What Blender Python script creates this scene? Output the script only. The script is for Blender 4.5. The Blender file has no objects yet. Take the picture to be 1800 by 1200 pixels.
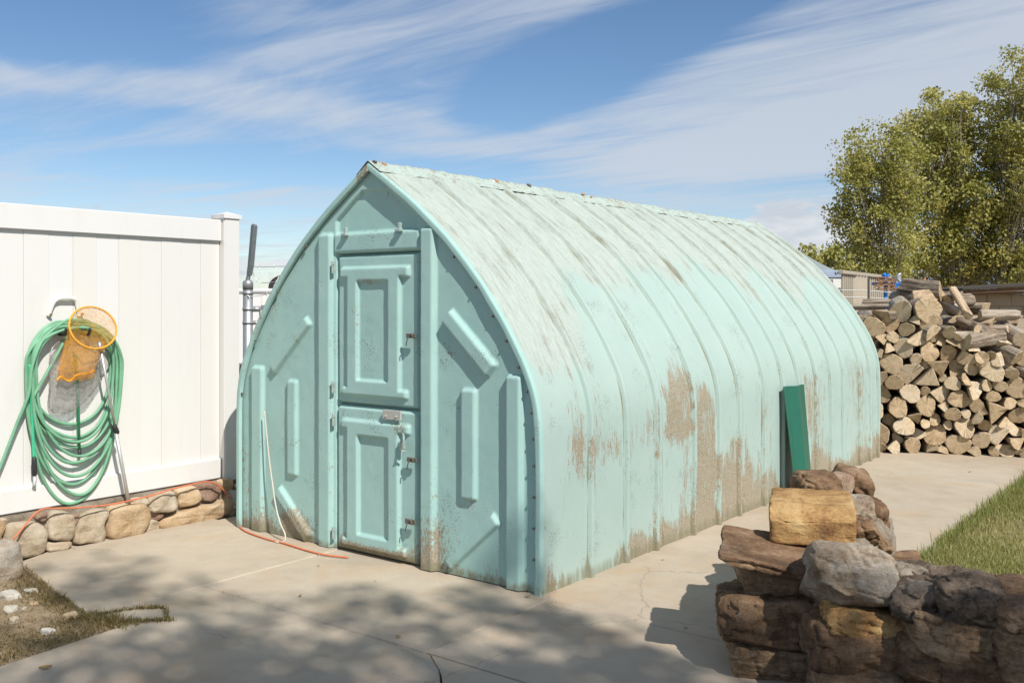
import bpy, bmesh, math, random
import numpy as np
from mathutils import Vector, noise as mnoise
R = math.radians
random.seed(7); rng = np.random.default_rng(7)
sc = bpy.context.scene
COL = sc.collection

# ------------------------------------------------------------------ camera
FPX, CAMH, HORIZ = 1692.0, 1.5, 531.0          # focal length in px of an 1800 px wide picture, eye height, horizon row
cam = bpy.data.cameras.new('camera'); camo = bpy.data.objects.new('camera', cam); COL.objects.link(camo)
camo.location = (0, 0, CAMH); camo.rotation_euler = (R(90), 0, 0)
cam.sensor_width = 36.0; cam.lens = 36.0 * FPX / 1800.0
cam.shift_y = -(600.0 - HORIZ) / 1800.0
cam.clip_start = 0.05; cam.clip_end = 20000
sc.camera = camo

# ------------------------------------------------------------------ sky, sun, exposure
SUN_AZ = math.atan2(0.498, -0.867)     # direction towards the sun, clockwise from +Y
SUN_EL = R(45)
SUNV = np.array([math.sin(SUN_AZ) * math.cos(SUN_EL), math.cos(SUN_AZ) * math.cos(SUN_EL), math.sin(SUN_EL)])
sun = bpy.data.lights.new('sun', 'SUN'); sun.energy = 4.6; sun.angle = R(0.53); sun.color = (1.0, 0.955, 0.885)
suno = bpy.data.objects.new('sun', sun); COL.objects.link(suno)
suno.rotation_euler = Vector(SUNV).to_track_quat('Z', 'Y').to_euler(); suno.location = (8, -12, 20)
sc.view_settings.view_transform = 'Standard'; sc.view_settings.look = 'None'
sc.view_settings.gamma = 1.0; sc.view_settings.use_curve_mapping = False
sc.view_settings.exposure = 0.2

class NT:
    """small helper round a node tree"""
    def __init__(s, tree): s.t = tree; s.nodes = tree.nodes; s.links = tree.links
    def put(s, sock, v):
        if v is None: return
        if isinstance(v, bpy.types.NodeSocket): s.links.new(v, sock)
        elif isinstance(v, (tuple, list)) and sock.type == 'RGBA' and len(v) == 3: sock.default_value = (*v, 1)
        else: sock.default_value = v
    def n(s, typ, ins=None, **props):
        nd = s.nodes.new(typ)
        for k, v in props.items(): setattr(nd, k, v)
        for k, v in (ins or {}).items(): s.put(nd.inputs[k], v)
        return nd
    def math(s, op, a, b=None, c=None, clamp=False):
        nd = s.n('ShaderNodeMath', operation=op, use_clamp=clamp)
        for i, v in enumerate((a, b, c)): s.put(nd.inputs[i], v)
        return nd.outputs[0]
    def vmath(s, op, a, b=None):
        nd = s.n('ShaderNodeVectorMath', operation=op)
        for i, v in enumerate((a, b)): s.put(nd.inputs[i], v)
        return nd.outputs[0]
    def noise(s, vec, scale, detail=4, rough=.55, dist=0.0):
        return s.n('ShaderNodeTexNoise', {'Vector': vec, 'Scale': scale, 'Detail': detail, 'Roughness': rough, 'Distortion': dist}).outputs[0]
    def step(s, v, lo, hi, out0=0.0, out1=1.0, smooth=True):
        nd = s.n('ShaderNodeMapRange', {0: v, 1: lo, 2: hi, 3: out0, 4: out1}, interpolation_type='SMOOTHSTEP' if smooth else 'LINEAR')
        return nd.outputs[0]
    def mix(s, f, a, b):
        nd = s.n('ShaderNodeMix', data_type='RGBA'); s.put(nd.inputs[0], f); s.put(nd.inputs[6], a); s.put(nd.inputs[7], b)
        return nd.outputs[2]
    def ramp(s, f, stops):
        nd = s.n('ShaderNodeValToRGB', {0: f}); el = nd.color_ramp.elements
        while len(el) < len(stops): el.new(.5)
        for e, (p, c) in zip(el, stops): e.position = p; e.color = (*c, 1) if len(c) == 3 else c
        return nd.outputs[0]
    def mapping(s, vec, scale=(1, 1, 1), rot=(0, 0, 0), loc=(0, 0, 0)):
        return s.n('ShaderNodeMapping', {'Vector': vec, 'Scale': scale, 'Rotation': rot, 'Location': loc}).outputs[0]

world = bpy.data.worlds.new('World'); sc.world = world; world.use_nodes = True
W = NT(world.node_tree); W.nodes.clear()
sky = W.n('ShaderNodeTexSky', sky_type='NISHITA', sun_disc=False)
sky.sun_elevation = SUN_EL; sky.sun_rotation = SUN_AZ; sky.altitude = 1400; sky.air_density = 1.0; sky.dust_density = 0.6; sky.ozone_density = 1.6
d = W.n('ShaderNodeTexCoord').outputs['Generated']
sep = W.n('ShaderNodeSeparateXYZ', {0: d}); dz = W.math('MAXIMUM', sep.outputs[2], 0.03)
plane = W.n('ShaderNodeCombineXYZ', {0: W.math('DIVIDE', sep.outputs[0], dz), 1: W.math('DIVIDE', sep.outputs[1], dz), 2: 0.0}).outputs[0]
warp = W.vmath('SCALE', W.n('ShaderNodeTexNoise', {'Vector': plane, 'Scale': .35, 'Detail': 3.0}).outputs[1]); warp.node.inputs[3].default_value = 1.1
pw = W.vmath('ADD', plane, warp)
st = W.mapping(W.mapping(pw, rot=(0, 0, R(50))), scale=(.30, .95, 1))      # wind-drawn streaks
c1 = W.noise(st, 1.0, 10, .60, .9)
c2 = W.noise(W.mapping(W.mapping(plane, rot=(0, 0, R(42))), scale=(.40, 2.2, 1)), 1.6, 8, .62, 1.0)
c3 = W.noise(W.mapping(plane, loc=(3.1, 1.7, 0)), .28, 2, .5)
def blob(cx, cy, sx, sy, rot):          # soft bank of cloud on the cloud layer
    m = W.mapping(plane, loc=(-cx, -cy, 0)); m = W.mapping(m, rot=(0, 0, R(rot))); m = W.mapping(m, scale=(1 / sx, 1 / sy, 1))
    return W.step(W.vmath('LENGTH', m).node.outputs[1], 1.25, .35)
cov = W.math('ADD', W.math('MULTIPLY', c1, .85), W.math('MULTIPLY', c2, .40))
cov = W.math('ADD', cov, W.math('MULTIPLY', c3, .35))
for k, args in ((.36, (2.4, 4.7, 2.0, 3.6, -32)), (-.42, (.25, 4.35, .42, 1.5, -18)), (-.30, (-1.75, 3.5, .9, .75, 10)), (.16, (-1.6, 4.55, 1.9, .5, -40)), (-.22, (-1.5, 7.4, 2.2, 1.3, -20))):
    cov = W.math('ADD', cov, W.math('MULTIPLY', blob(*args), k))
cirrus = W.math('MULTIPLY', W.step(cov, .60, 1.10), .80)
# small heaped clouds low down
az = W.math('ARCTAN2', sep.outputs[0], sep.outputs[1])
cv = W.n('ShaderNodeCombineXYZ', {0: W.math('MULTIPLY', az, 9.0), 1: W.math('MULTIPLY', sep.outputs[2], 26.0), 2: 1.3}).outputs[0]
cu = W.noise(cv, 1.35, 7, .55)
band = W.math('MULTIPLY', W.step(sep.outputs[2], .0, .03), W.step(sep.outputs[2], .135, .06))
cbl = W.step(W.n('ShaderNodeVectorMath', {0: W.n('ShaderNodeCombineXYZ', {0: W.math('MULTIPLY', W.math('SUBTRACT', az, .31), 9.0), 1: W.math('MULTIPLY', W.math('SUBTRACT', sep.outputs[2], .078), 26.0), 2: 0.0}).outputs[0]}, operation='LENGTH').outputs[1], 1.2, .3)
cu = W.math('ADD', cu, W.math('MULTIPLY', cbl, .17))
cum = W.step(W.math('ADD', cu, W.math('MULTIPLY', W.math('SUBTRACT', band, 1.0), .35)), .50, .60)
cshade = W.step(W.noise(W.mapping(cv, loc=(0, .25, 0)), 1.35, 7, .55), .42, .68)
skyc = W.n('ShaderNodeHueSaturation', {'Saturation': 1.12, 'Value': 1.0, 'Color': sky.outputs[0]}).outputs[0]
colr = W.mix(cirrus, skyc, (5.6, 6.0, 6.6))
colr = W.mix(W.math('MULTIPLY', cum, .9), colr, W.mix(cshade, (7.0, 7.2, 7.5), (5.2, 5.6, 6.2)))
bg = W.n('ShaderNodeBackground', {'Color': colr, 'Strength': 0.098})
W.links.new(bg.outputs[0], W.n('ShaderNodeOutputWorld').inputs[0])

# ------------------------------------------------------------------ places: the yard is laid out square to the shed
AX = np.array([.609, .793]); AX /= np.linalg.norm(AX); BX = np.array([AX[1], -AX[0]])
ROT = math.atan2(BX[1], BX[0])
def gnd(u, v, z=0.0):
    Y = FPX * (CAMH - z) / (v - HORIZ); return np.array([(u - 900) / FPX * Y, Y])
ORG = gnd(420, 925)
def W2(x, y): return ORG + BX * x + AX * y
def W3(x, y, z=0.0): p = W2(x, y); return (p[0], p[1], z)
def loc2(p): q = np.asarray(p)[:2] - ORG; return np.array([q @ BX, q @ AX])
def on_side(u, v, x):          # yard (y, z) where the pixel's ray meets the upright plane x = const
    dd = np.array([(u - 900) / FPX, 1.]); t = ((ORG + BX * x) @ BX) / (dd @ BX); p = dd * t
    return (p - ORG) @ AX, CAMH - (v - HORIZ) / FPX * t
def on_front(u, v, y=0.0):
    dd = np.array([(u - 900) / FPX, 1.]); t = ((ORG + AX * y) @ AX) / (dd @ AX); p = dd * t
    return (p - ORG) @ BX, CAMH - (v - HORIZ) / FPX * t
def sstep(x, lo, hi):
    t = np.clip((np.asarray(x, float) - lo) / (hi - lo), 0, 1); return t * t * (3 - 2 * t)

# ------------------------------------------------------------------ building helpers
def mesh_of(name, v, f, smooth=False):
    me = bpy.data.meshes.new(name); v = np.asarray(v, dtype=np.float32)
    if isinstance(f, np.ndarray):
        k = f.shape[1]; nf = len(f); me.vertices.add(len(v)); me.vertices.foreach_set('co', v.ravel())
        me.loops.add(nf * k); me.loops.foreach_set('vertex_index', f.astype(np.int32).ravel())
        me.polygons.add(nf); me.polygons.foreach_set('loop_start', np.arange(0, nf * k, k, dtype=np.int32))
        try: me.polygons.foreach_set('loop_total', np.full(nf, k, dtype=np.int32))
        except Exception: pass
        me.update(calc_edges=True)
    else:
        me.from_pydata([tuple(map(float, p)) for p in v], [], f); me.update()
    if smooth: me.polygons.foreach_set('use_smooth', np.ones(len(me.polygons), dtype=bool))
    return me
def attr(me, name, vals, kind='FLOAT', dom='POINT'):
    a = me.attributes.new(name, kind, dom); vals = np.asarray(vals, dtype=np.float32)
    a.data.foreach_set('vector' if kind == 'FLOAT_VECTOR' else 'value', vals.ravel())
def link(name, me, mat=None, parent=None, label=None):
    o = bpy.data.objects.new(name, me); COL.objects.link(o)
    if mat is not None:
        for m in (mat if isinstance(mat, (list, tuple)) else [mat]): me.materials.append(m)
    if parent is not None: o.parent = parent
    if label: o['label'] = label
    return o
def add(name, v, f, mat, parent=None, org=(0, 0, 0), smooth=False, label=None):
    return link(name, mesh_of(name, np.asarray(v, float) - np.asarray(org, float), f, smooth), mat, parent, label)
def tag(o, label, cat, group=None):
    o['label'] = label; o['category'] = cat
    if group: o['group'] = group
    return o
def thing(name, label, cat, x=0, y=0, z=0, group=None, yard=True):
    o = bpy.data.objects.new(name, None); COL.objects.link(o); o.empty_display_size = .1
    if yard: o.location = W3(x, y, z); o.rotation_euler = (0, 0, ROT)
    else: o.location = (x, y, z)
    return tag(o, label, cat, group)
def yard_mesh(name, v, f, mat, base, smooth=False):        # a one-mesh thing given in yard coordinates
    o = add(name, v, f, mat, None, base, smooth); o.location = W3(*base); o.rotation_euler = (0, 0, ROT); return o
def structure(o): o['kind'] = 'structure'; return o
def box(x0, x1, y0, y1, z0, z1, bev=0.0, seg=1):
    bm = bmesh.new(); bmesh.ops.create_cube(bm, size=1)
    for v in bm.verts: v.co = (x0 + (v.co.x + .5) * (x1 - x0), y0 + (v.co.y + .5) * (y1 - y0), z0 + (v.co.z + .5) * (z1 - z0))
    if bev: bmesh.ops.bevel(bm, geom=bm.edges[:], offset=bev, segments=seg, affect='EDGES', clamp_overlap=True)
    bm.verts.index_update(); v = np.array([p.co[:] for p in bm.verts]); f = [[q.index for q in p.verts] for p in bm.faces]; bm.free()
    return v, f
def merge(*parts):
    V, F, n = [], [], 0
    for v, f in parts:
        V.append(np.asarray(v, float)); F += [[int(i) + n for i in q] for q in f]; n += len(v)
    return np.vstack(V), F
def catmull(pts, step=.02, closed=False):
    P = np.asarray(pts, float); n = len(P); out = []
    for i in range(n if closed else n - 1):
        if closed: p0, p1, p2, p3 = P[i - 1], P[i], P[(i + 1) % n], P[(i + 2) % n]
        else: p0, p1, p2, p3 = P[max(i - 1, 0)], P[i], P[i + 1], P[min(i + 2, n - 1)]
        k = max(1, int(np.linalg.norm(p2 - p1) / step))
        for t in np.linspace(0, 1, k, endpoint=False):
            out.append(.5 * (2 * p1 + (p2 - p0) * t + (2 * p0 - 5 * p1 + 4 * p2 - p3) * t ** 2 + (3 * p1 - p0 - 3 * p2 + p3) * t ** 3))
    if not closed: out.append(P[-1])
    return np.array(out)
def tube(path, r, n=8, closed=False, cap=True):
    P = np.asarray(path, float); m = len(P); r = np.broadcast_to(np.asarray(r, float), (m,))
    T = np.gradient(P, axis=0) if not closed else np.roll(P, -1, 0) - np.roll(P, 1, 0)
    T /= np.maximum(np.linalg.norm(T, axis=1, keepdims=True), 1e-9)
    u = np.cross(T[0], [0, 0, 1.]); 
    if np.linalg.norm(u) < .1: u = np.cross(T[0], [1., 0, 0])
    u /= np.linalg.norm(u); V = []
    ang = np.linspace(0, 2 * math.pi, n, endpoint=False)
    for i in range(m):
        u = u - T[i] * (u @ T[i]); u /= max(np.linalg.norm(u), 1e-9); w = np.cross(T[i], u)
        V.append(P[i] + r[i] * (np.cos(ang)[:, None] * u + np.sin(ang)[:, None] * w))
    V = np.vstack(V); F = []
    for i in range(m if closed else m - 1):
        j = (i + 1) % m
        for k in range(n): F.append([i * n + k, i * n + (k + 1) % n, j * n + (k + 1) % n, j * n + k])
    if cap and not closed: F.append(list(range(n))[::-1]); F.append([(m - 1) * n + k for k in range(n)])
    return V, F
def grid_faces(nx, ny, keep=None):
    i, j = np.meshgrid(np.arange(nx - 1), np.arange(ny - 1), indexing='ij'); a_ = (i * ny + j).ravel()
    f = np.stack([a_, a_ + ny, a_ + ny + 1, a_ + 1], 1)
    return f if keep is None else f[keep.ravel()]
_s = np.random.default_rng(3); _LAT = _s.random((64, 64, 64)).astype(np.float32)
def vnoise(p):                 # value noise on arrays of points, 0..1
    p = np.asarray(p, float); i = np.floor(p).astype(int); t = p - i; t = t * t * (3 - 2 * t); o = 0
    for a_ in (0, 1):
        for b_ in (0, 1):
            for c_ in (0, 1):
                w = (t[..., 0] if a_ else 1 - t[..., 0]) * (t[..., 1] if b_ else 1 - t[..., 1]) * (t[..., 2] if c_ else 1 - t[..., 2])
                o = o + w * _LAT[(i[..., 0] + a_) & 63, (i[..., 1] + b_) & 63, (i[..., 2] + c_) & 63]
    return o
def fbm(p, octs=4, gain=.5):
    p = np.asarray(p, float); s, amp, tot = 0, 1., 0
    for k in range(octs): s = s + amp * vnoise(p * 2 ** k + 17.3 * k); tot += amp; amp *= gain
    return s / tot

# ------------------------------------------------------------------ materials
def new_mat(name):
    m = bpy.data.materials.new(name); m.use_nodes = True; t = NT(m.node_tree); t.nodes.clear()
    out = t.n('ShaderNodeOutputMaterial'); b = t.n('ShaderNodeBsdfPrincipled'); t.links.new(b.outputs[0], out.inputs[0]); t.out = out
    return m, t, b
def bump(t, b, h, strength=.3, dist=.01):
    nd = t.n('ShaderNodeBump', {'Strength': strength, 'Distance': dist, 'Height': h}); t.links.new(nd.outputs[0], b.inputs['Normal'])
def plain(name, c, rough=.6, metal=0.0, var=.12, scale=20.0, bmp=.15, bd=.003, spec=.4):
    m, t, b = new_mat(name); co = t.n('ShaderNodeTexCoord').outputs['Object']; n = t.noise(co, scale, 5)
    lo = tuple(x * (1 - var) for x in c); hi = tuple(min(1, x * (1 + var)) for x in c)
    t.put(b.inputs['Base Color'], t.mix(n, lo, hi)); b.inputs['Roughness'].default_value = rough; b.inputs['Metallic'].default_value = metal
    b.inputs['Specular IOR Level'].default_value = spec
    if bmp: bump(t, b, n, bmp, bd)
    return m
def mat_paint(name='weathered_turquoise_paint'):
    m, t, b = new_mat(name)
    co = t.n('ShaderNodeTexCoord').outputs['Object']
    suv = t.n('ShaderNodeAttribute', attribute_name='streak').outputs['Vector']
    wear = t.n('ShaderNodeAttribute', attribute_name='wear').outputs['Fac']
    chalk = t.n('ShaderNodeAttribute', attribute_name='chalk').outputs['Fac']
    dirt = t.n('ShaderNodeAttribute', attribute_name='dirt').outputs['Fac']
    n_f = t.noise(suv, 85, 6, .7); n_m = t.noise(suv, 19, 6, .65); n_b = t.noise(co, 3.2, 4); n_x = t.noise(co, 210, 3, .7)
    base = t.mix(n_b, (.295, .49, .455), (.385, .56, .52))
    base = t.mix(t.math('MULTIPLY', t.step(n_m, .5, .75), .35), base, (.45, .60, .555))
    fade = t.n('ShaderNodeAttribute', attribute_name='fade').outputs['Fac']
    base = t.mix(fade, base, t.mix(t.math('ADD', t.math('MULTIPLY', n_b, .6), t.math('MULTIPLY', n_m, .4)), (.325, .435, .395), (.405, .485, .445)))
    # faded, chalky and lichened paint where the weather gets at it
    ch = t.math('ADD', chalk, t.math('MULTIPLY', t.math('SUBTRACT', t.math('ADD', t.math('MULTIPLY', n_m, .6), t.math('MULTIPLY', n_f, .4)), .5), 1.5))
    chm = t.step(ch, .34, .70)
    chc = t.mix(t.step(n_f, .40, .64), (.44, .49, .445), (.355, .385, .34))
    chc = t.mix(t.step(t.math('ADD', n_m, t.math('MULTIPLY', n_x, .5)), .78, .92), chc, (.25, .235, .18))
    col = t.mix(t.math('MULTIPLY', chm, .80), base, chc)
    # flaked away down to the glass fibre
    pv = t.math('ADD', wear, t.math('MULTIPLY', t.math('SUBTRACT', t.math('ADD', t.math('MULTIPLY', n_f, .50), t.math('ADD', t.math('MULTIPLY', n_m, .42), t.math('MULTIPLY', n_x, .30))), .61), 3.0))
    pm = t.step(pv, .48, .56)
    fib = t.noise(t.mapping(co, scale=(1, 1, .6)), 130, 4, .75)
    gfc = t.ramp(fib, [(.30, (.17, .145, .095)), (.5, (.31, .27, .195)), (.70, (.45, .415, .34))])
    col = t.mix(pm, col, gfc)
    # dark flecks and ground dirt
    fl = t.step(t.math('ADD', t.noise(co, 125, 3, .8), t.math('MULTIPLY', t.step(t.noise(co, 4.5, 3), .42, .7), .17)), .72, .76)
    col = t.mix(t.math('MULTIPLY', fl, .8), col, (.10, .10, .075))
    dm = t.step(t.math('ADD', dirt, t.math('MULTIPLY', t.math('SUBTRACT', n_m, .5), 1.0)), .4, .75)
    col = t.mix(t.math('MULTIPLY', dm, .8), col, (.19, .175, .105))
    t.put(b.inputs['Base Color'], col)
    t.put(b.inputs['Roughness'], t.mix(t.math('MAXIMUM', pm, chm), (.60,) * 3, (.88,) * 3)); b.inputs['Specular IOR Level'].default_value = .25
    h = t.math('ADD', t.math('MULTIPLY', n_x, .25), t.math('MULTIPLY', n_m, .6)); h = t.math('SUBTRACT', h, t.math('MULTIPLY', pm, .35))
    bump(t, b, h, .45, .004)
    return m
def mat_concrete():
    m, t, b = new_mat('weathered_concrete'); co = t.n('ShaderNodeTexCoord').outputs['Object']
    n1 = t.noise(co, .9, 5, .6); n2 = t.noise(co, 5.5, 6, .62); n3 = t.noise(co, 90, 4, .7)
    col = t.ramp(t.math('ADD', t.math('MULTIPLY', n1, .6), t.math('MULTIPLY', n2, .4)), [(.32, (.36, .295, .22)), (.5, (.44, .37, .282)), (.68, (.50, .43, .335))])
    col = t.mix(t.math('MULTIPLY', t.step(t.noise(co, 2.1, 5, .6, .6), .52, .70), .55), col, (.46, .335, .215))      # rusty, tea-coloured stains
    col = t.mix(t.math('MULTIPLY', t.step(t.noise(t.mapping(co, loc=(9, 4, 0)), 1.6, 6, .65, .4), .57, .75), .4), col, (.29, .265, .23))
    col = t.mix(t.math('MULTIPLY', t.step(n3, .56, .72), .35), col, (.26, .225, .18))
    sp = t.step(t.noise(co, 38, 2, .5), .73, .76); col = t.mix(t.math('MULTIPLY', sp, .6), col, (.16, .13, .10))
    wv = t.vmath('ADD', co, t.vmath('SCALE', t.n('ShaderNodeTexNoise', {'Vector': co, 'Scale': 2.2, 'Detail': 6.0, 'Roughness': .65}).outputs[1]));
    sc2 = [l.from_node for l in m.node_tree.links if l.to_socket == wv.node.inputs[1]][0]; sc2.inputs[3].default_value = .35
    vo_ = t.n('ShaderNodeTexVoronoi', {'Vector': wv, 'Scale': .55}, feature='DISTANCE_TO_EDGE').outputs[0]
    ck = t.math('MULTIPLY', t.step(vo_, .0035, .001), t.step(t.noise(t.mapping(co, loc=(3, 8, 1)), .9, 3), .47, .58)); col = t.mix(t.math('MULTIPLY', ck, .4), col, (.20, .165, .125))
    col = t.mix(t.math('MULTIPLY', t.step(t.noise(co, 260, 2, .5), .60, .70), .28), col, (.56, .50, .42))
    t.put(b.inputs['Base Color'], col); b.inputs['Roughness'].default_value = .9; b.inputs['Specular IOR Level'].default_value = .2
    bump(t, b, t.math('ADD', t.math('MULTIPLY', n3, .5), n2), .35, .006)
    return m
def mat_rock(name, cols, streak=.3, spots=.3, bmp=.7):
    m, t, b = new_mat(name); co = t.n('ShaderNodeTexCoord').outputs['Object']
    rnd = t.n('ShaderNodeObjectInfo').outputs['Random']; off = t.n('ShaderNodeCombineXYZ', {0: t.math('MULTIPLY', rnd, 31.0), 1: t.math('MULTIPLY', rnd, 17.0), 2: 0.0}).outputs[0]
    p = t.vmath('ADD', co, off)
    n1 = t.noise(p, 5.5, 6, .6, .5); n2 = t.noise(t.mapping(p, scale=(.6, .6, 3.5)), 9, 6, .65, .3); n3 = t.noise(p, 70, 5, .7); n4 = t.noise(p, 210, 3, .7)
    k = t.math('ADD', t.math('MULTIPLY', n1, 1 - streak), t.math('MULTIPLY', n2, streak))
    k = t.math('ADD', k, t.math('ADD', t.math('MULTIPLY', t.math('SUBTRACT', n3, .5), .30), t.math('MULTIPLY', t.math('SUBTRACT', n4, .5), .22)))
    col = t.ramp(k, [(.30, cols[0]), (.44, cols[1]), (.56, cols[2]), (.70, cols[3])])
    col = t.mix(t.math('MULTIPLY', t.step(t.noise(p, 26, 5, .7), .58, .70), spots), col, tuple(c * .35 for c in cols[0]))
    col = t.mix(t.math('MULTIPLY', t.step(t.noise(t.mapping(p, loc=(5, 2, 7)), 13, 5, .7), .60, .72), spots * .8), col, tuple(min(.62, c * 1.25 + .06) for c in cols[3]))
    t.put(b.inputs['Base Color'], col); b.inputs['Roughness'].default_value = .88; b.inputs['Specular IOR Level'].default_value = .25
    bump(t, b, t.math('ADD', t.math('ADD', t.math('MULTIPLY', n3, .9), t.math('MULTIPLY', n4, .35)), t.math('ADD', n2, t.math('MULTIPLY', n1, .6))), bmp, .014)
    return m
M_PAINT = mat_paint()
M_CONC = mat_concrete()
M_TAN = mat_rock('tan_sandstone', [(.29, .18, .095), (.46, .32, .185), (.54, .41, .265), (.59, .49, .36)])
M_GREYTAN = mat_rock('grey_tan_sandstone', [(.26, .20, .13), (.42, .335, .23), (.50, .42, .315), (.57, .50, .40)])
M_RUSTROCK = mat_rock('rust_purple_sandstone', [(.13, .075, .055), (.25, .15, .11), (.33, .23, .17), (.42, .33, .25)])
M_GOLD = mat_rock('golden_sandstone', [(.13, .06, .028), (.36, .20, .078), (.52, .335, .14), (.60, .46, .25)], .3, .35)
M_BROWN = mat_rock('dark_brown_sandstone', [(.055, .034, .021), (.13, .076, .042), (.23, .14, .077), (.36, .26, .165)], .35, .45)
M_PALE = mat_rock('pale_grey_sandstone', [(.14, .09, .05), (.26, .19, .125), (.37, .31, .24), (.48, .45, .40)], .3, .45)
M_LAVA = mat_rock('dark_rough_rock', [(.06, .043, .03), (.14, .10, .07), (.25, .19, .135), (.38, .32, .25)], .2, .6, 1.0)
M_STRATA = mat_rock('banded_brown_rock', [(.07, .046, .03), (.19, .12, .068), (.32, .22, .13), (.44, .35, .25)], .6, .45)
M_MORTAR = mat_rock('rough_mortar', [(.15, .115, .08), (.25, .205, .15), (.33, .28, .215), (.42, .365, .295)], .1, .6, 1.0)
M_PINKMORTAR = mat_rock('pinkish_mortar', [(.24, .155, .10), (.36, .25, .17), (.43, .31, .22), (.50, .39, .30)], .1, .4, 1.0)
M_WHITEROCK = mat_rock('white_quartz_rock', [(.30, .26, .20), (.44, .40, .33), (.52, .48, .41), (.58, .55, .49)], .2, .4)
M_VINYL, _t, _b = new_mat('white_vinyl'); _co = _t.n('ShaderNodeTexCoord').outputs['Object']; _r = _t.n('ShaderNodeObjectInfo').outputs['Random']
_c = _t.mix(_r, (.69, .685, .67), (.68, .66, .62)); _c = _t.mix(_t.math('MULTIPLY', _t.step(_t.noise(_t.mapping(_co, scale=(1, 1, .25)), 7, 5, .6), .5, .75), .35), _c, (.645, .61, .545))
_t.put(_b.inputs['Base Color'], _c); _b.inputs['Roughness'].default_value = .4; bump(_t, _b, _t.noise(_co, 4, 3), .06, .004)
M_HOSE = plain('green_rubber_hose', (.17, .38, .235), .5, 0, .28, 14, .1, .002)
M_HOSE2 = plain('bright_green_wand', (.06, .47, .26), .4, 0, .12)
M_BLACK = plain('black_plastic', (.03, .03, .032), .5)
M_GALV = plain('galvanised_steel', (.42, .43, .43), .45, .65, .18, 30)
M_ALU = plain('dull_aluminium', (.55, .55, .53), .4, .55, .08, 30)
M_RUST = plain('rusty_iron', (.13, .118, .10), .85, .1, .5, 60, .5)
M_CORD = plain('orange_cord', (.62, .17, .075), .55, 0, .12)
M_WHITECORD = plain('dirty_white_cable', (.58, .53, .44), .6, 0, .12)
M_WHITEMETAL = plain('white_enamel', (.74, .73, .68), .4, 0, .06)
M_BRASS = plain('weathered_brass_screw', (.35, .24, .12), .5, .6)
M_GREENTIN = plain('dark_green_sheet_metal', (.016, .115, .075), .4, .0, .16, 8, .06)
M_DARKVOID = plain('dark_timber', (.05, .04, .03), .9)
def mat_net(name, c, alpha):
    m, t, b = new_mat(name); co = t.n('ShaderNodeTexCoord').outputs['Object']
    tr = t.n('ShaderNodeBsdfTransparent'); tl = t.n('ShaderNodeBsdfTranslucent', {'Color': c}); mx = t.n('ShaderNodeMixShader', {0: .4})
    t.put(b.inputs['Base Color'], c); b.inputs['Roughness'].default_value = .7
    t.links.new(b.outputs[0], mx.inputs[1]); t.links.new(tl.outputs[0], mx.inputs[2])
    a = t.step(t.noise(co, 60, 4, .7), .3, .7, alpha - .22, min(1, alpha + .22)); m2 = t.n('ShaderNodeMixShader', {0: a})
    t.links.new(tr.outputs[0], m2.inputs[1]); t.links.new(mx.outputs[0], m2.inputs[2]); t.links.new(m2.outputs[0], t.out.inputs[0])
    return m
M_ORANGENET = mat_net('orange_netting', (.85, .42, .05), .40)
M_WHITENET = mat_net('pale_grey_netting', (.50, .48, .45), .42)
M_ORANGERIM = plain('orange_fabric', (.80, .36, .035), .7)
def mat_leaf(name, stops):
    m, t, b = new_mat(name); r = t.n('ShaderNodeAttribute', attribute_name='tint').outputs['Fac']
    c = t.ramp(r, stops); t.put(b.inputs['Base Color'], c); b.inputs['Roughness'].default_value = .5; b.inputs['Specular IOR Level'].default_value = .35
    tl = t.n('ShaderNodeBsdfTranslucent', {'Color': t.mix(.35, c, (.35, .32, .03))}); mx = t.n('ShaderNodeMixShader', {0: .48})
    t.links.new(b.outputs[0], mx.inputs[1]); t.links.new(tl.outputs[0], mx.inputs[2]); t.links.new(mx.outputs[0], t.out.inputs[0])
    return m
M_LEAF = mat_leaf('poplar_leaves', [(0, (.22, .235, .055)), (.45, (.42, .41, .12)), (.8, (.58, .53, .19)), (1, (.66, .50, .12))])
M_GRASS = mat_leaf('lawn_blades', [(0, (.17, .225, .055)), (.5, (.34, .335, .12)), (.8, (.50, .44, .21)), (1, (.58, .50, .30))])
M_DRYGRASS = mat_leaf('dry_weed_blades', [(0, (.10, .085, .03)), (.4, (.24, .17, .08)), (.8, (.38, .28, .15)), (1, (.15, .17, .04))])
M_BARKTREE = plain('pale_poplar_bark', (.30, .27, .22), .9, 0, .35, 12, .6, .02)

# ------------------------------------------------------------------ ground
def mat_ground():
    m, t, b = new_mat('dry_earth'); co = t.n('ShaderNodeTexCoord').outputs['Object']
    n = t.noise(co, .6, 6); n2 = t.noise(co, 24, 5, .7)
    col = t.ramp(t.math('ADD', t.math('MULTIPLY', n, .5), t.math('MULTIPLY', n2, .5)), [(.32, (.16, .115, .07)), (.5, (.27, .205, .13)), (.68, (.36, .285, .19))])
    t.put(b.inputs['Base Color'], col); b.inputs['Roughness'].default_value = .95; b.inputs['Specular IOR Level'].default_value = .1
    bump(t, b, n2, .8, .02); return m
M_EARTH = mat_ground()
g = 9000.0
structure(add('ground', [(-g, -g, -.06), (g, -g, -.06), (g, g, -.06), (-g, g, -.06)], [[0, 1, 2, 3]], M_EARTH))
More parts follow.
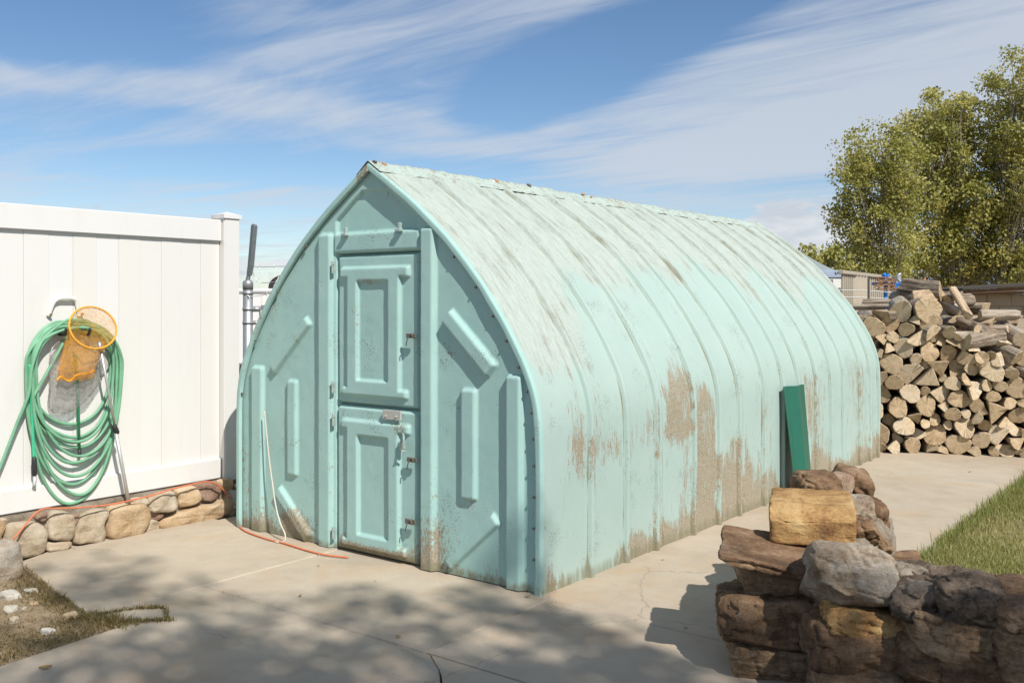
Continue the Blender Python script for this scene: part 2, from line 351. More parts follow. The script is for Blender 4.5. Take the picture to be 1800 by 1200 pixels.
# far mountains just above the horizon, haze blue painted into their base colour
mm, mt, mb = new_mat('haze_blue_mountain'); mn = mt.noise(mt.n('ShaderNodeTexCoord').outputs['Object'], .002, 6)
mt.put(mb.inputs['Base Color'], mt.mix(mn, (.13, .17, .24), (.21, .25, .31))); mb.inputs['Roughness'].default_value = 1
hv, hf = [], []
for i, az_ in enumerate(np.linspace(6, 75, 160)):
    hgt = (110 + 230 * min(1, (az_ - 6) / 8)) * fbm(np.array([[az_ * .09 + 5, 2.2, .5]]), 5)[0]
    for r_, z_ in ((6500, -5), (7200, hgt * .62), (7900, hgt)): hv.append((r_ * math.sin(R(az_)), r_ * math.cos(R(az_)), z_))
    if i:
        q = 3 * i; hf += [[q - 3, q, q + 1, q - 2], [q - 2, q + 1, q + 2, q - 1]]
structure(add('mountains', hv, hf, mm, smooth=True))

patio = bpy.data.objects.new('patio', None); COL.objects.link(patio); structure(patio)
patio.location = W3(0, 0, 0); patio.rotation_euler = (0, 0, ROT)
def slab(pts, z=0.0, gap=.004, seed=0):
    P = np.array(pts, float); c = P.mean(0); n = len(P); out = []
    for i in range(n):                                  # ragged, slightly worn edge
        p, q = P[i], P[(i + 1) % n]; L = np.linalg.norm(q - p); k = max(2, int(L / .05)); nrm = np.array([-(q - p)[1], (q - p)[0]]) / L
        if (c - p) @ nrm < 0: nrm = -nrm
        for t_ in np.linspace(0, 1, k, endpoint=False):
            x = p + (q - p) * t_; w = gap + .006 * (fbm(np.array([[x[0] * 6, x[1] * 6, seed + .3]]), 3)[0] - .35)
            out.append(x + nrm * max(w, .0015))
    o_ = np.array(out); inn = o_ + (c - o_) / np.linalg.norm(c - o_, axis=1, keepdims=True) * .008; m_ = len(o_)
    V = [(*p, z) for p in inn] + [(*p, z - .007) for p in o_] + [(*p, z - .1) for p in o_]
    F = [list(range(m_))] + [[k_ * m_ + i, k_ * m_ + (i + 1) % m_, (k_ + 1) * m_ + (i + 1) % m_, (k_ + 1) * m_ + i][::-1] for k_ in (0, 1) for i in range(m_)]
    a2 = sum(inn[i][0] * inn[(i + 1) % m_][1] - inn[(i + 1) % m_][0] * inn[i][1] for i in range(m_))
    if a2 < 0: F = [q[::-1] for q in F]
    add('slab', V, F, M_CONC, patio)
e1, e2, e3 = loc2(gnd(30, 988)), loc2(gnd(160, 1083)), loc2(gnd(0, 1172))
slab([e1, (-.46, -.95), (-.46, .05), (.97, .05), (.97, -1.50), e2], 0, .003, 1)
slab([(.97, -.95), (.97, .05), (2.56, .05), (2.56, -.95)], -.002, .003, 2)
slab([(2.56, -.95), (2.56, -.05), (9, -.05), (9, -.95)], .001, .003, 3)
slab([(.97, -1.50), (.97, -.95), (2.60, -.95), (2.74, -1.05), (2.90, -1.22), (3.0, -1.6), (3.1, -6), (-.5, -6), (.9, -3.2), (1.27, -2.13), (1.22, -1.58)], 0, .003, 4)
slab([(2.60, -.95), (9, -.95), (9, -6), (3.1, -6), (3.0, -1.6), (2.90, -1.22), (2.74, -1.05)], .001, .003, 5)
slab([(2.40, -.05), (3.9, -.05), (3.9, 1.08), (2.40, 1.08)], .003, .004, 6)
slab([(2.40, 1.08), (3.9, 1.08), (3.9, 3.6), (2.40, 3.6)], 0, .004, 7)
slab([(2.40, 3.6), (3.9, 3.6), (3.9, 5.9), (2.40, 5.9)], .002, .003, 8)
slab([(-.6, 5.9), (9, 5.9), (9, 10.5), (-.6, 10.5)], 0, .003, 9)
slab([(-.30, .05), (2.40, .05), (2.40, 5.9), (-.30, 5.9)], -.004, .002, 10)

def heap(name, poly, z0, amp, mat, kind, res=.035, seed=0, smooth=True):      # bumpy soil over a yard polygon
    P = np.array(poly, float); lo, hi = P.min(0), P.max(0)
    xs = np.arange(lo[0], hi[0] + res, res); ys = np.arange(lo[1], hi[1] + res, res); X, Y = np.meshgrid(xs, ys, indexing='ij')
    inside = np.zeros(X.shape, bool); dist = np.full(X.shape, 9.)
    for i in range(len(P)):
        (x1, y1), (x2, y2) = P[i], P[(i + 1) % len(P)]
        if y1 != y2: inside ^= ((y1 > Y) != (y2 > Y)) & (X < (x2 - x1) * (Y - y1) / (y2 - y1) + x1)
        t_ = np.clip(((X - x1) * (x2 - x1) + (Y - y1) * (y2 - y1)) / ((x2 - x1) ** 2 + (y2 - y1) ** 2), 0, 1)
        dist = np.minimum(dist, np.hypot(X - x1 - t_ * (x2 - x1), Y - y1 - t_ * (y2 - y1)))
    sd = np.where(inside, dist, -dist)
    Z = z0 + amp * fbm(np.stack([X * 3, Y * 3, np.full_like(X, seed + .5)], -1), 5) * sstep(sd, -.02, .15) - .10 * sstep(-sd, -.03, .08)
    V = np.stack([X, Y, Z], -1).reshape(-1, 3); keep = (sd[:-1, :-1] > -.1)
    o = add(name, V, grid_faces(len(xs), len(ys), keep), mat, smooth=smooth); o.location = W3(0, 0, 0); o.rotation_euler = (0, 0, ROT); o['kind'] = kind
    def zat(x, y): return z0 + amp * fbm(np.stack([x * 3, y * 3, np.full_like(x, seed + .5)], -1), 5)
    return o, zat, P
dirt_poly = [e1 + (-.0, .0), e2 + (-.02, 0), (1.0, -1.53), (1.24, -1.58), (1.28, -2.12), (.9, -3.2), (-.5, -6), (-3, -6), (-3, -1.4), (-.46, -1.15)]
_, zdirt, _ = heap('soil_bed', dirt_poly, -.005, .03, M_EARTH, 'structure', seed=1)
lawn_poly = [(3.93, .3), (9, .3), (9, 5.86), (3.93, 5.86)]
M_LAWNSOIL = plain('thatch_soil', (.24, .21, .10), .95, 0, .4, 30, .6, .02)
_, zlawn, _ = heap('lawn_soil', lawn_poly, -.01, .03, M_LAWNSOIL, 'structure', .08, 2)

def blades(name, xy, zf, h, w, mat, label, cat, lean=.5, tint=None, z_add=-.004):
    n = len(xy); x, y = xy[:, 0], xy[:, 1]; z = zf(x, y) + z_add; a_ = rng.random(n) * 2 * math.pi; hh = h * (.45 + rng.random(n) * .9); ln = lean * rng.random(n) * hh
    dx, dy = np.cos(a_), np.sin(a_); b_ = rng.random(n) * 2 * math.pi; px, py = np.cos(b_) * w / 2, np.sin(b_) * w / 2
    A = np.stack([x - px, y - py, z], 1); B = np.stack([x + px, y + py, z], 1)
    Cc = np.stack([x + px * .7 + dx * ln * .4, y + py * .7 + dy * ln * .4, z + hh * .62], 1); D = np.stack([x - px * .7 + dx * ln * .4, y - py * .7 + dy * ln * .4, z + hh * .62], 1)
    T = np.stack([x + dx * ln, y + dy * ln, z + hh], 1)
    V = np.stack([A, B, Cc, D, T], 1).reshape(-1, 3); k = np.arange(n) * 5
    F = np.vstack([np.stack([k, k + 1, k + 2], 1), np.stack([k, k + 2, k + 3], 1), np.stack([k + 3, k + 2, k + 4], 1)])
    me = mesh_of(name, V, F); tv = rng.random(n) if tint is None else tint; attr(me, 'tint', np.repeat(tv, 5))
    o = link(name, me, mat); o.location = W3(0, 0, 0); o.rotation_euler = (0, 0, ROT); o['kind'] = 'stuff'; o['label'] = label; o['category'] = cat
    return o
def inpoly(P, xy):
    ins = np.zeros(len(xy), bool); X, Y = xy[:, 0], xy[:, 1]
    for i in range(len(P)):
        (x1, y1), (x2, y2) = P[i], P[(i + 1) % len(P)]
        if y1 != y2: ins ^= ((y1 > Y) != (y2 > Y)) & (X < (x2 - x1) * (Y - y1) / (y2 - y1) + x1)
    return ins
xy = np.stack([3.90 + 2.6 * rng.random(90000) ** 1.3, .3 + 5.5 * rng.random(90000)], 1)
tn = np.clip(.55 + .9 * (fbm(np.stack([xy[:, 0] * 1.6, xy[:, 1] * 1.6, np.full(90000, 4.)], -1), 4) - .45) * 1.6 + rng.normal(0, .2, 90000), 0, 1)
blades('lawn_grass', xy, zlawn, .034, .006, M_GRASS, 'patchy green and yellowed lawn beside the concrete path', 'grass', .9, tn)
xe = np.stack([3.88 + rng.normal(0, .03, 2600), .6 + 5.2 * rng.random(2600)], 1)
blades('lawn_edge_grass', xe, zlawn, .065, .006, M_GRASS, 'longer green grass tufts along the lawn edge', 'grass', .9, np.clip(rng.normal(.3, .2, 2600), 0, 1))
dp = np.array(dirt_poly); q = np.stack([rng.uniform(-1.6, 1.3, 60000), rng.uniform(-3.6, -1.2, 60000)], 1); q = q[inpoly(dp, q)]
dens = fbm(np.stack([q[:, 0] * 2.2, q[:, 1] * 2.2, np.full(len(q), 9.)], -1), 4); near = sstep(q[:, 0], .2, 1.2) * .25
q = q[(dens + near + rng.normal(0, .08, len(q))) > .47]
blades('dry_weeds', q, zdirt, .020, .005, M_DRYGRASS, 'matted dry brown weeds over the soil patch', 'weeds', 2.2, np.clip(rng.normal(.42, .22, len(q)), 0, 1))
def along(pts, n, sd):
    P = np.array(pts, float); s_ = rng.random(n) * (len(P) - 1); i = s_.astype(int); t_ = (s_ - i)[:, None]
    return P[i] * (1 - t_) + P[i + 1] * t_ + rng.normal(0, sd, (n, 2))
jq = np.vstack([along([loc2(gnd(165, 1082)), loc2(gnd(235, 1070)), loc2(gnd(287, 1068))], 330, .008), along([loc2(gnd(200, 1095)), loc2(gnd(255, 1092)), loc2(gnd(304, 1090))], 420, .012),
                along([loc2(gnd(287, 1068)), loc2(gnd(296, 1090))], 90, .008), along([loc2(gnd(150, 1080)), loc2(gnd(230, 1098))], 900, .035)])
flat = lambda x, y: np.zeros_like(x) + .001
blades('joint_weeds', jq, flat, .018, .004, M_DRYGRASS, 'green and brown weeds creeping along a patio joint', 'weeds', 1.8, np.clip(rng.normal(.6, .35, len(jq)), 0, 1), 0)
wq = along([loc2(gnd(10, 985)), loc2(gnd(60, 968)), loc2(gnd(110, 950)), loc2(gnd(180, 935))], 1300, .02)
blades('wall_foot_weeds', wq, flat, .022, .004, M_DRYGRASS, 'short dry weeds along the foot of the stone base wall', 'weeds', 1.4, np.clip(rng.normal(.45, .3, len(wq)), 0, 1), 0)

# ------------------------------------------------------------------ stones
def rock_mesh(size, seed, sq=4.0, amp=.10, strata=0.0, res=14, facet=.0, chip=0, rough=1.0):
    """a block: subdivided cube pulled towards a superellipsoid, then weathered"""
    g_ = np.linspace(-1, 1, res + 1); V = []; F = []
    for ax in range(3):
        for s_ in (-1, 1):
            U, Wv = np.meshgrid(g_, g_, indexing='ij'); n0 = sum(len(v) for v in V)
            p = np.zeros((res + 1, res + 1, 3)); p[..., ax] = s_; p[..., (ax + 1) % 3] = U * s_; p[..., (ax + 2) % 3] = Wv
            V.append(p.reshape(-1, 3)); F.append(grid_faces(res + 1, res + 1) + n0)
    V = np.vstack(V); F = np.vstack(F)
    ln = (np.abs(V) ** sq).sum(1) ** (1 / sq); P = V / ln[:, None]
    size = np.asarray(size, float) / 2; Q = P * size; d_ = P / np.linalg.norm(P, axis=1, keepdims=True); k = size.mean()
    off = seed * 7.13
    low = fbm(Q / k * 1.1 + off, 2) - .5; mid = fbm(Q / k * 3.2 + off * 1.7, 4, .6) - .5
    rid = np.abs(fbm(Q / k * 2.2 + off * .6, 3) - .5) * 2
    D = amp * k * (1.7 * low + .75 * mid - .4 * (1 - np.clip(rid * 6, 0, 1)) * .25)
    if facet: D += facet * k * (np.round(fbm(Q / k * 1.6 + off * 2.1, 2) * 6) / 6 - .5)
    if strata:
        lay = vnoise(np.stack([np.zeros(len(Q)) + off, np.zeros(len(Q)), Q[:, 2] * 55 + low * 5], 1)); D += strata * k * (lay - .5) * (1 - np.abs(d_[:, 2]))
    Q = Q + d_ * D[:, None]
    if chip:
        rr_ = np.random.default_rng(int(seed * 31 + 5))
        for _ in range(chip):
            nv = rr_.normal(0, 1, 3) / size; nv /= np.linalg.norm(nv); sup = (P * size) @ nv; hgt_ = sup.max() * rr_.uniform(.74, .93); ex = Q @ nv - hgt_
            Q = Q - np.outer(np.maximum(ex, 0) * .93, nv)
        dq = Q / np.maximum(np.linalg.norm(Q, axis=1, keepdims=True), 1e-6); f1 = fbm(Q * 9 + off, 5, .6) - .5; f2 = np.abs(fbm(Q * 14 + off * 1.3, 3) - .5)
        Q = Q + dq * (rough * min(1, k / .14) * (.040 * f1 - .016 * (1 - np.clip(f2 * 14, 0, 1))))[:, None]
    # weld the seams of the six sides
    key = np.round(V * 1000).astype(int); _, idx, inv = np.unique(key, axis=0, return_index=True, return_inverse=True)
    return Q[idx], inv.reshape(-1)[F]
def rock(name, c, size, mat, seed, parent=None, org=(0, 0, 0), rz=0.0, tilt=(0, 0), smooth=True, **kw):
    v, f = rock_mesh(size, seed, **kw); me = mesh_of(name, v, f, smooth); o = link(name, me, mat, parent)
    o.location = np.asarray(c, float) - np.asarray(org, float); o.rotation_euler = (tilt[0], tilt[1], rz); return o

# ------------------------------------------------------------------ the shed
SW, SL = 2.50, 5.65
PROF = np.array([(1.25, 0), (1.25, .40), (1.25, .72), (1.238, .92), (1.185, 1.10), (1.065, 1.32), (.885, 1.57), (.665, 1.81), (.49, 1.965), (.34, 2.082), (.17, 2.20), (0, 2.315)])
_c = catmull(np.column_stack([PROF, np.zeros(len(PROF))]), .01)[:, :2]
_al = np.concatenate([[0], np.cumsum(np.linalg.norm(np.diff(_c, axis=0), axis=1))])
ARC = _al[-1]
def profile(s):                 # arc length -> half width, height, outward normal (right-hand side)
    x = np.interp(s, _al, _c[:, 0]); z = np.interp(s, _al, _c[:, 1]); e = .02
    dx = np.interp(s + e, _al, _c[:, 0]) - np.interp(s - e, _al, _c[:, 0]); dzz = np.interp(s + e, _al, _c[:, 1]) - np.interp(s - e, _al, _c[:, 1])
    l = np.hypot(dx, dzz); return x, z, dzz / l, -dx / l
def halfw(z): return np.interp(z, _c[:, 1], _c[:, 0])
shed = thing('shed', 'weathered turquoise fibreglass shed with a pointed arch front and ribbed shell', 'shed', 0, 0, 0)
def paint(me, V, wear, chalk, dirt, streak):
    attr(me, 'wear', wear); attr(me, 'chalk', chalk); attr(me, 'dirt', dirt); attr(me, 'streak', streak, 'FLOAT_VECTOR')

SEAMS = [0.0, 1.266, 2.438, 3.56, 4.63, SL]
RIBS = [.43, .808, 1.167, 1.652, 2.018, 2.353, 2.778, 3.155, 3.48, 3.86, 4.196, 4.526, 4.973, 5.269, 5.53]
roof = bpy.data.objects.new('shell', None); COL.objects.link(roof); roof.parent = shed
for k in range(5):
    y0, y1 = SEAMS[k] + .002, SEAMS[k + 1] - .002
    ys = np.concatenate([np.linspace(y0, y1, 70), [y0 + .004, y0 + .010, y1 - .004, y1 - .010]] + [rb + np.array([-.036, -.031, -.027, -.023, -.019, -.015, -.008, 0, .008, .015, .019, .023, .027, .031, .036]) for rb in RIBS if y0 < rb - .05 and rb + .05 < y1]); ys = np.unique(np.round(ys, 4)); ss = np.linspace(0, ARC, 130)
    ss = np.concatenate([ss, ARC + (ARC - ss[::-1])[1:]])                         # right foot -> ridge -> left foot
    side = np.where(ss <= ARC, 1., -1.); s_ = np.where(ss <= ARC, ss, 2 * ARC - ss)
    px, pz, nx, nz = profile(s_); nx = np.where(s_ > ARC - .02, .6, nx); nz = np.where(s_ > ARC - .02, .8, nz)
    Yg, Sg = np.meshgrid(ys, s_, indexing='ij'); sg = np.broadcast_to(side, Yg.shape)
    h = np.zeros_like(Yg)
    for rb in RIBS:
        dd = np.abs(Yg - rb); h = np.maximum(h, .028 * (1 - sstep(dd, .011, .026)))
    top = sstep(Sg, ARC - .16, ARC - .03); h *= 1 - top
    h += .010 * np.sin(np.clip((Yg - y0) / (y1 - y0), 0, 1) * math.pi) ** .5
    h += .010 * (fbm(np.stack([Yg * 2.2, Sg * 1.6, sg + 3], -1), 3) - .5) + .004 * (fbm(np.stack([Yg * 9, Sg * 5, sg + 3], -1), 3) - .5)
    edge = np.minimum(Yg - y0, y1 - Yg)
    if k > 0: h -= .022 * (1 - sstep(Yg - y0, .0, .009))
    if k < 4: h -= .022 * (1 - sstep(y1 - Yg, .0, .009))
    h += .008 * (1 - sstep(np.abs(y1 - .02 - Yg), .008, .03)) * (k < 4)
    X = 1.25 + sg * (px[None] + nx[None] * h); Z = pz[None] + nz[None] * h; Z[:, np.isclose(s_, 0)] = 0.002
    V = np.stack([X, Yg, Z], -1).reshape(-1, 3)
    me = mesh_of('shell_panel', V, grid_faces(len(ys), len(ss)), True)
    # where the paint has gone
    y_, z_ = Yg, Z; big = fbm(np.stack([y_ * 3.2, Sg * 1.3, sg * 4 + 9], -1), 4); wear = np.full_like(y_, .12) + .85 * (big - .5) - .30 * sstep(z_, .9, 1.3)
    wy = y_ + .16 * (fbm(np.stack([y_ * 7, Sg * 5, sg + 21], -1), 4) - .5); wz = z_ + .5 * (fbm(np.stack([y_ * 6, Sg * 3.5, sg + 31], -1), 4) - .5)
    def spot(ya, yb, za, zb, amt, f1=.06, f2=.14):
        return amt * sstep(wy, ya - f1, ya + f1) * (1 - sstep(wy, yb - f1, yb + f1)) * sstep(wz, za - f2, za + f2) * (1 - sstep(wz, zb - f2, zb + f2))
    wear += spot(1.68, 2.00, -.5, .90, .78, .05) + spot(1.28, 1.64, .66, 1.06, .70, .05, .1) + spot(1.45, 1.68, -.2, .75, .45, .08) + spot(1.4, 2.0, 1.0, 1.35, .34)
    wear += spot(2.03, 2.36, -.3, .45, .48) + spot(2.4, 3.1, -.3, .38, .40) + spot(2.45, 2.55, -.2, .5, .3, .03) + spot(2.4, 3.1, .5, 1.0, .17) + spot(3.3, 5.65, -.2, .95, .20) + spot(3.3, 5.65, -.3, .2, .2)
    wear += spot(.25, 1.2, .62, .88, .30) + spot(0, 1.3, .95, 1.35, .12) + spot(0, 5.65, -.5, .10, .55, .02, .10) + spot(1.0, 1.27, -.2, .22, .3)
    for rb in RIBS: wear += .20 * (1 - sstep(np.abs(y_ - rb - .03), .0, .04)) * (1 - sstep(z_, 1.2, 1.6)) * fbm(np.stack([y_ * 2, Sg * 4, sg + 1], -1), 2) * 1.6
    wear += .35 * sstep(z_, 2.20, 2.30)
    rl_ = np.zeros_like(y_)
    for rb in RIBS: rl_ = np.maximum(rl_, 1 - sstep(np.abs(y_ - rb + .026), .001, .009)); rl_ = np.maximum(rl_, .6 * (1 - sstep(np.abs(y_ - rb - .030), .002, .008)))
    for sm in SEAMS[1:5]: rl_ = np.maximum(rl_, 1 - sstep(np.abs(y_ - sm), .004, .016))
    chalk = .84 * sstep(z_ + .35 * (big - .5) * 2 - .05 * np.sin(y_ * 5.4), 1.34, 1.86) + .56 * sstep(.55 - y_ + .3 * (big - .5), -.15, .2) * sstep(z_, .95, 1.3)
    chalk += .25 * sstep(big, .5, .65) * sstep(z_, .85, 1.1) * (1 - sstep(z_, 1.3, 1.5))
    dirt = .62 * (1 - sstep(z_, .02, .17)) + .60 * rl_ * (.48 + 1.05 * fbm(np.stack([y_ * 3, Sg * 3, sg], -1), 3))
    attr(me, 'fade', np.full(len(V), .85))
    paint(me, V, wear.ravel(), chalk.ravel(), dirt.ravel(), np.stack([Yg, Sg * .13, sg * 3], -1).reshape(-1, 3))
    link('shell_panel', me, M_PAINT, roof)
# rounded front edge of the shell: a flange turned down over the front wall
ss = np.concatenate([np.linspace(0, ARC, 150), ARC + (ARC - np.linspace(0, ARC, 150)[::-1])[1:]])
side = np.where(ss <= ARC, 1., -1.); s_ = np.where(ss <= ARC, ss, 2 * ARC - ss); px, pz, nx, nz = profile(s_)
nx = np.where(s_ > ARC - .01, 0, nx); nz = np.where(s_ > ARC - .01, 1.15, nz)
wob = .005 * (fbm(np.stack([ss * 7, ss * 0, ss * 0], -1), 3) - .5) * 2
prof_f = [(.004, .010), (.004, -.004), (.004, -.015), (.001, -.0205), (-.006, -.022), (-.014, -.022), (-.024, -.022), (-.031, -.0215), (-.034, -.018), (-.0345, -.010), (-.0345, .0)]
V = np.stack([np.stack([1.25 + side * (px + nx * (o_ + (wob if j > 5 else 0))), np.full_like(px, y_) + (wob * .6 if 2 < j else 0), pz + nz * o_ ], -1) for j, (o_, y_) in enumerate(prof_f)], 1)
fl_f = grid_faces(len(ss), len(prof_f))[:, ::-1]; V = V.reshape(-1, 3); V[:, 2] = np.maximum(V[:, 2], .003)
me = mesh_of('edge_flange', V, fl_f, True); zz = V[:, 2]
paint(me, V, -.02 + .45 * (fbm(V * 6, 3) - .5) + .4 * (1 - sstep(zz, .02, .15)) + .3 * sstep(zz, 2.1, 2.3) + .22 * (V[:, 0] < 1.25) * sstep(zz, .3, 1.0), .45 * sstep(zz, 2.0, 2.3), .55 * (1 - sstep(zz, .02, .15)), np.stack([V[:, 0], V[:, 1], zz * .5], 1))
link('edge_flange', me, M_PAINT, roof)
# bolts along the flange
for sd_, slist in ((1, [.18, .34, .50, .66, .80, .94, 1.06, 1.20, 1.36, 1.52, 1.72, 1.95]), (-1, [.9, 1.3, 1.7, 2.1])):
    for s in slist:
        x, z, ax, az_ = profile(np.array([s])); ox = 1.25 + sd_ * (x[0] - ax[0] * .045); oz = z[0] - az_[0] * .045
        th = np.linspace(0, 2 * math.pi, 8, endpoint=False); r = .008
        V = [(ox + r * math.cos(t_), -.008, oz + r * math.sin(t_)) for t_ in th] + [(ox + r * .8 * math.cos(t_), -.020, oz + r * .8 * math.sin(t_)) for t_ in th]
        add('bolt', V, [[i, (i + 1) % 8, 8 + (i + 1) % 8, 8 + i] for i in range(8)] + [list(range(8, 16))], M_RUST, roof)
# ridge strip with lifted, flaking joints
ys = np.linspace(-.02, SL, 380); nz_ = fbm(np.stack([ys * 5, ys * 0 + 2, ys * 0], -1), 4); n2_ = fbm(np.stack([ys * 22, ys * 0 + 7, ys * 0], -1), 3)
V = []
for y, a_, b_ in zip(ys, nz_, n2_):
    t_ = .012 + .020 * a_ + .006 * (b_ - .5) * 2
    V += [(1.25 - .09 - .02 * b_, y, 2.254), (1.25 - .018, y, 2.31 + t_ * .7), (1.25 + .004 * (b_ - .5), y, 2.315 + t_), (1.25 + .018, y, 2.31 + t_ * .55), (1.25 + .085 + .03 * b_, y, 2.262)]
V = np.array(V); me = mesh_of('ridge_strip', V, grid_faces(len(ys), 5)[:, ::-1], True)
paint(me, V, .28 + .7 * (fbm(V * 9, 3) - .45), np.full(len(V), .7), np.zeros(len(V)), np.stack([V[:, 1], V[:, 0], V[:, 2]], 1)); rs = link('ridge_strip', me, M_PAINT, roof)
M_FLAKE = plain('rusty_flake', (.42, .24, .13), .9, 0, .4, 50, .5); M_FLUFF = plain('white_sealant', (.68, .66, .62), .9, 0, .1)
for u_, mat_, sz in ((866, M_FLUFF, .030), (870, M_FLAKE, .034), (917, M_FLAKE, .03), (928, M_RUST, .028), (1022, M_FLAKE, .028), (1034, M_FLAKE, .02), (1112, M_FLAKE, .03), (1080, M_FLAKE, .02), (672, M_FLAKE, .03), (655, M_RUST, .022)):
    y = min(max(on_side(u_, 330, 1.25)[0], 0.0), 5.5)
    rock('flake', (1.25 + random.uniform(-.004, .03), y, 2.334 + random.uniform(-.012, .004)), (.02, sz * 1.3, sz * .7), mat_, u_ % 17, rs, res=4, amp=.6, sq=3, tilt=(random.uniform(-.6, .6), random.uniform(-.5, .5)))

# moulded front wall and doors as relief sheets
def rrect(X, Z, x0, x1, z0, z1, r=.012):
    qx = np.abs(X - (x0 + x1) / 2) - (x1 - x0) / 2 + r; qz = np.abs(Z - (z0 + z1) / 2) - (z1 - z0) / 2 + r
    return np.hypot(np.maximum(qx, 0), np.maximum(qz, 0)) + np.minimum(np.maximum(qx, qz), 0) - r
def bar(X, Z, p, q, w, r=.012):
    p, q = np.array(p), np.array(q); L = np.linalg.norm(q - p); d_ = (q - p) / L; U = (X - p[0]) * d_[0] + (Z - p[1]) * d_[1]; Vv = -(X - p[0]) * d_[1] + (Z - p[1]) * d_[0]
    return rrect(U, Vv, 0, L, -w / 2, w / 2, r)
def rise(sd, h, bev): return h * (1 - sstep(sd, -bev, .0))
def convex(X, Z, pts):
    P = np.array(pts, float); s = np.full_like(X, -9.)
    for i in range(len(P)):
        p, q = P[i], P[(i + 1) % len(P)]; e = (q - p) / np.linalg.norm(q - p); s = np.maximum(s, (X - p[0]) * e[1] - (Z - p[1]) * e[0])
    return s
DX0, DX1, DTOP, DSPLIT = .954, 1.632, 1.785, .884
def front_h(X, Z):
    h = np.zeros_like(X)
    for x0, x1, z0, z1, hh in ((.795, .925, -.3, 1.925, .030), (1.655, 1.772, -.3, 1.925, .034), (.135, .262, -.3, 1.085, .026), (2.262, 2.378, -.3, 1.125, .030), (.490, .597, .392, 1.012, .022), (1.948, 2.066, .422, 1.036, .024)):
        h = np.maximum(h, rise(rrect(X, Z, x0, x1, z0, z1, .022), hh, .018))
    for p, q, w, hh in (((.345, 1.055), (.705, 1.392), .085, .026), ((1.845, 1.432), (2.175, 1.128), .108, .034), ((.395, .300), (.705, .018), .095, .028), ((1.850, .048), (2.205, .358), .088, .024)):
        h = np.maximum(h, rise(bar(X, Z, p, q, w, .016), hh, .018))
    header = rise(rrect(X, Z, .93, 1.645, 1.79, 1.915, .01), .012, .012); h = np.maximum(h, header)
    hatch = convex(X, Z, [(.940, 1.912), (1.622, 1.912), (1.622, 1.995), (1.385, 2.166), (1.165, 2.166), (.940, 2.0)])
    h = h - rise(hatch, .022, .010)
    hole = rrect(X, Z, DX0 - .012, DX1 + .018, -.4, DTOP + .013, .006); h = np.where(hole < .012, np.minimum(h, .012 * sstep(hole, -.004, .012)), h); h = h - rise(hole, .055, .010)
    return h
def relief(name, x0, x1, z0, z1, hf, y, step, parent, keepf=None, wearf=None, label=None):
    xs = np.linspace(x0, x1, int((x1 - x0) / step) + 1); zs = np.linspace(z0, z1, int((z1 - z0) / step) + 1); X, Z = np.meshgrid(xs, zs, indexing='ij')
    h = hf(X, Z); e = step; hb = (hf(X + .02, Z) + hf(X - .02, Z) + hf(X, Z + .02) + hf(X, Z - .02)) / 4
    dent = .006 * (fbm(np.stack([X * 3, Z * 3, X * 0 + 5.5], -1), 3) - .5) + .0022 * (fbm(np.stack([X * 16, Z * 16, X * 0 + 1.5], -1), 2) - .5)
    V = np.stack([X, y - h - dent, Z], -1).reshape(-1, 3); keep = None
    if keepf is not None: keep = keepf(X, Z)[:-1, :-1]
    me = mesh_of(name, V, grid_faces(len(xs), len(zs), keep), True)
    big = fbm(np.stack([X * 3.5, Z * 2.2, X * 0 + 8.2], -1), 4); edge = np.clip(np.abs(h - hb) * 26, 0, 1)
    wear = .08 + .80 * (big - .5) + .24 * edge + .30 * (1 - sstep(Z, .02, .18 + .1 * (big - .5))) + .08 * (1 - sstep(Z, .1, .6))
    if wearf is not None: wear = wear + wearf(X, Z)
    dirt = .66 * (1 - sstep(Z, .015, .11 + .12 * (big - .4))) + .10 * edge
    paint(me, V, wear.ravel(), (.16 * sstep(big, .5, .7)).ravel(), dirt.ravel(), np.stack([X, Z * .35, X * 0 + 2], -1).reshape(-1, 3))
    return link(name, me, M_PAINT, parent, label)
def wear_front(X, Z):
    g_ = lambda x, z, sx, sz, a_: a_ * np.exp(-((X - x) / sx) ** 2 - ((Z - z) / sz) ** 2)
    return g_(.33, 1.15, .06, .35, .22) + g_(.55, .12, .14, .10, .5) + g_(.06, .5, .06, .5, .2) + g_(1.35, 2.10, .05, .06, .22) + g_(1.25, 2.3, .1, .08, .4) + g_(1.71, .15, .08, .25, .25) + g_(1.87, 1.22, .05, .025, .55) + g_(.7, 1.62, .06, .06, .22) + g_(1.8, .15, .12, .12, .3) + g_(1.78, 1.55, .04, .3, .15)
relief('front_wall', .0, SW, .004, 2.31, front_h, .010, .0085, shed, lambda X, Z: np.abs(X - 1.25) < halfw(Z) - .012, wear_front)
def door_h(x0, x1, z0, z1, top, bot, stile, rec, low=0.0):
    def f(X, Z):
        h = -.03 * sstep(rrect(X, Z, x0, x1, z0, z1, .022), -.016, .0)
        r_ = np.minimum(np.minimum(rrect(X, Z, *stile, .02), rrect(X, Z, *top, .02)), rrect(X, Z, *bot, .02))
        h = h + rise(r_, .024, .018); return h - rise(rrect(X, Z, *rec, .015), .024, .012)
    return f
ud = door_h(DX0, DX1, DSPLIT + .006, DTOP, (.985, 1.570, 1.636, 1.715), (1.0, 1.555, .935, 1.0), (1.045, 1.50, .94, 1.70), (1.136, 1.405, 1.03, 1.632))
ld = door_h(DX0, DX1, .004, DSPLIT - .006, (1.0, 1.577, .735, .805), (1.0, 1.55, .030, .095), (1.05, 1.50, .04, .79), (1.149, 1.414, .115, .714))
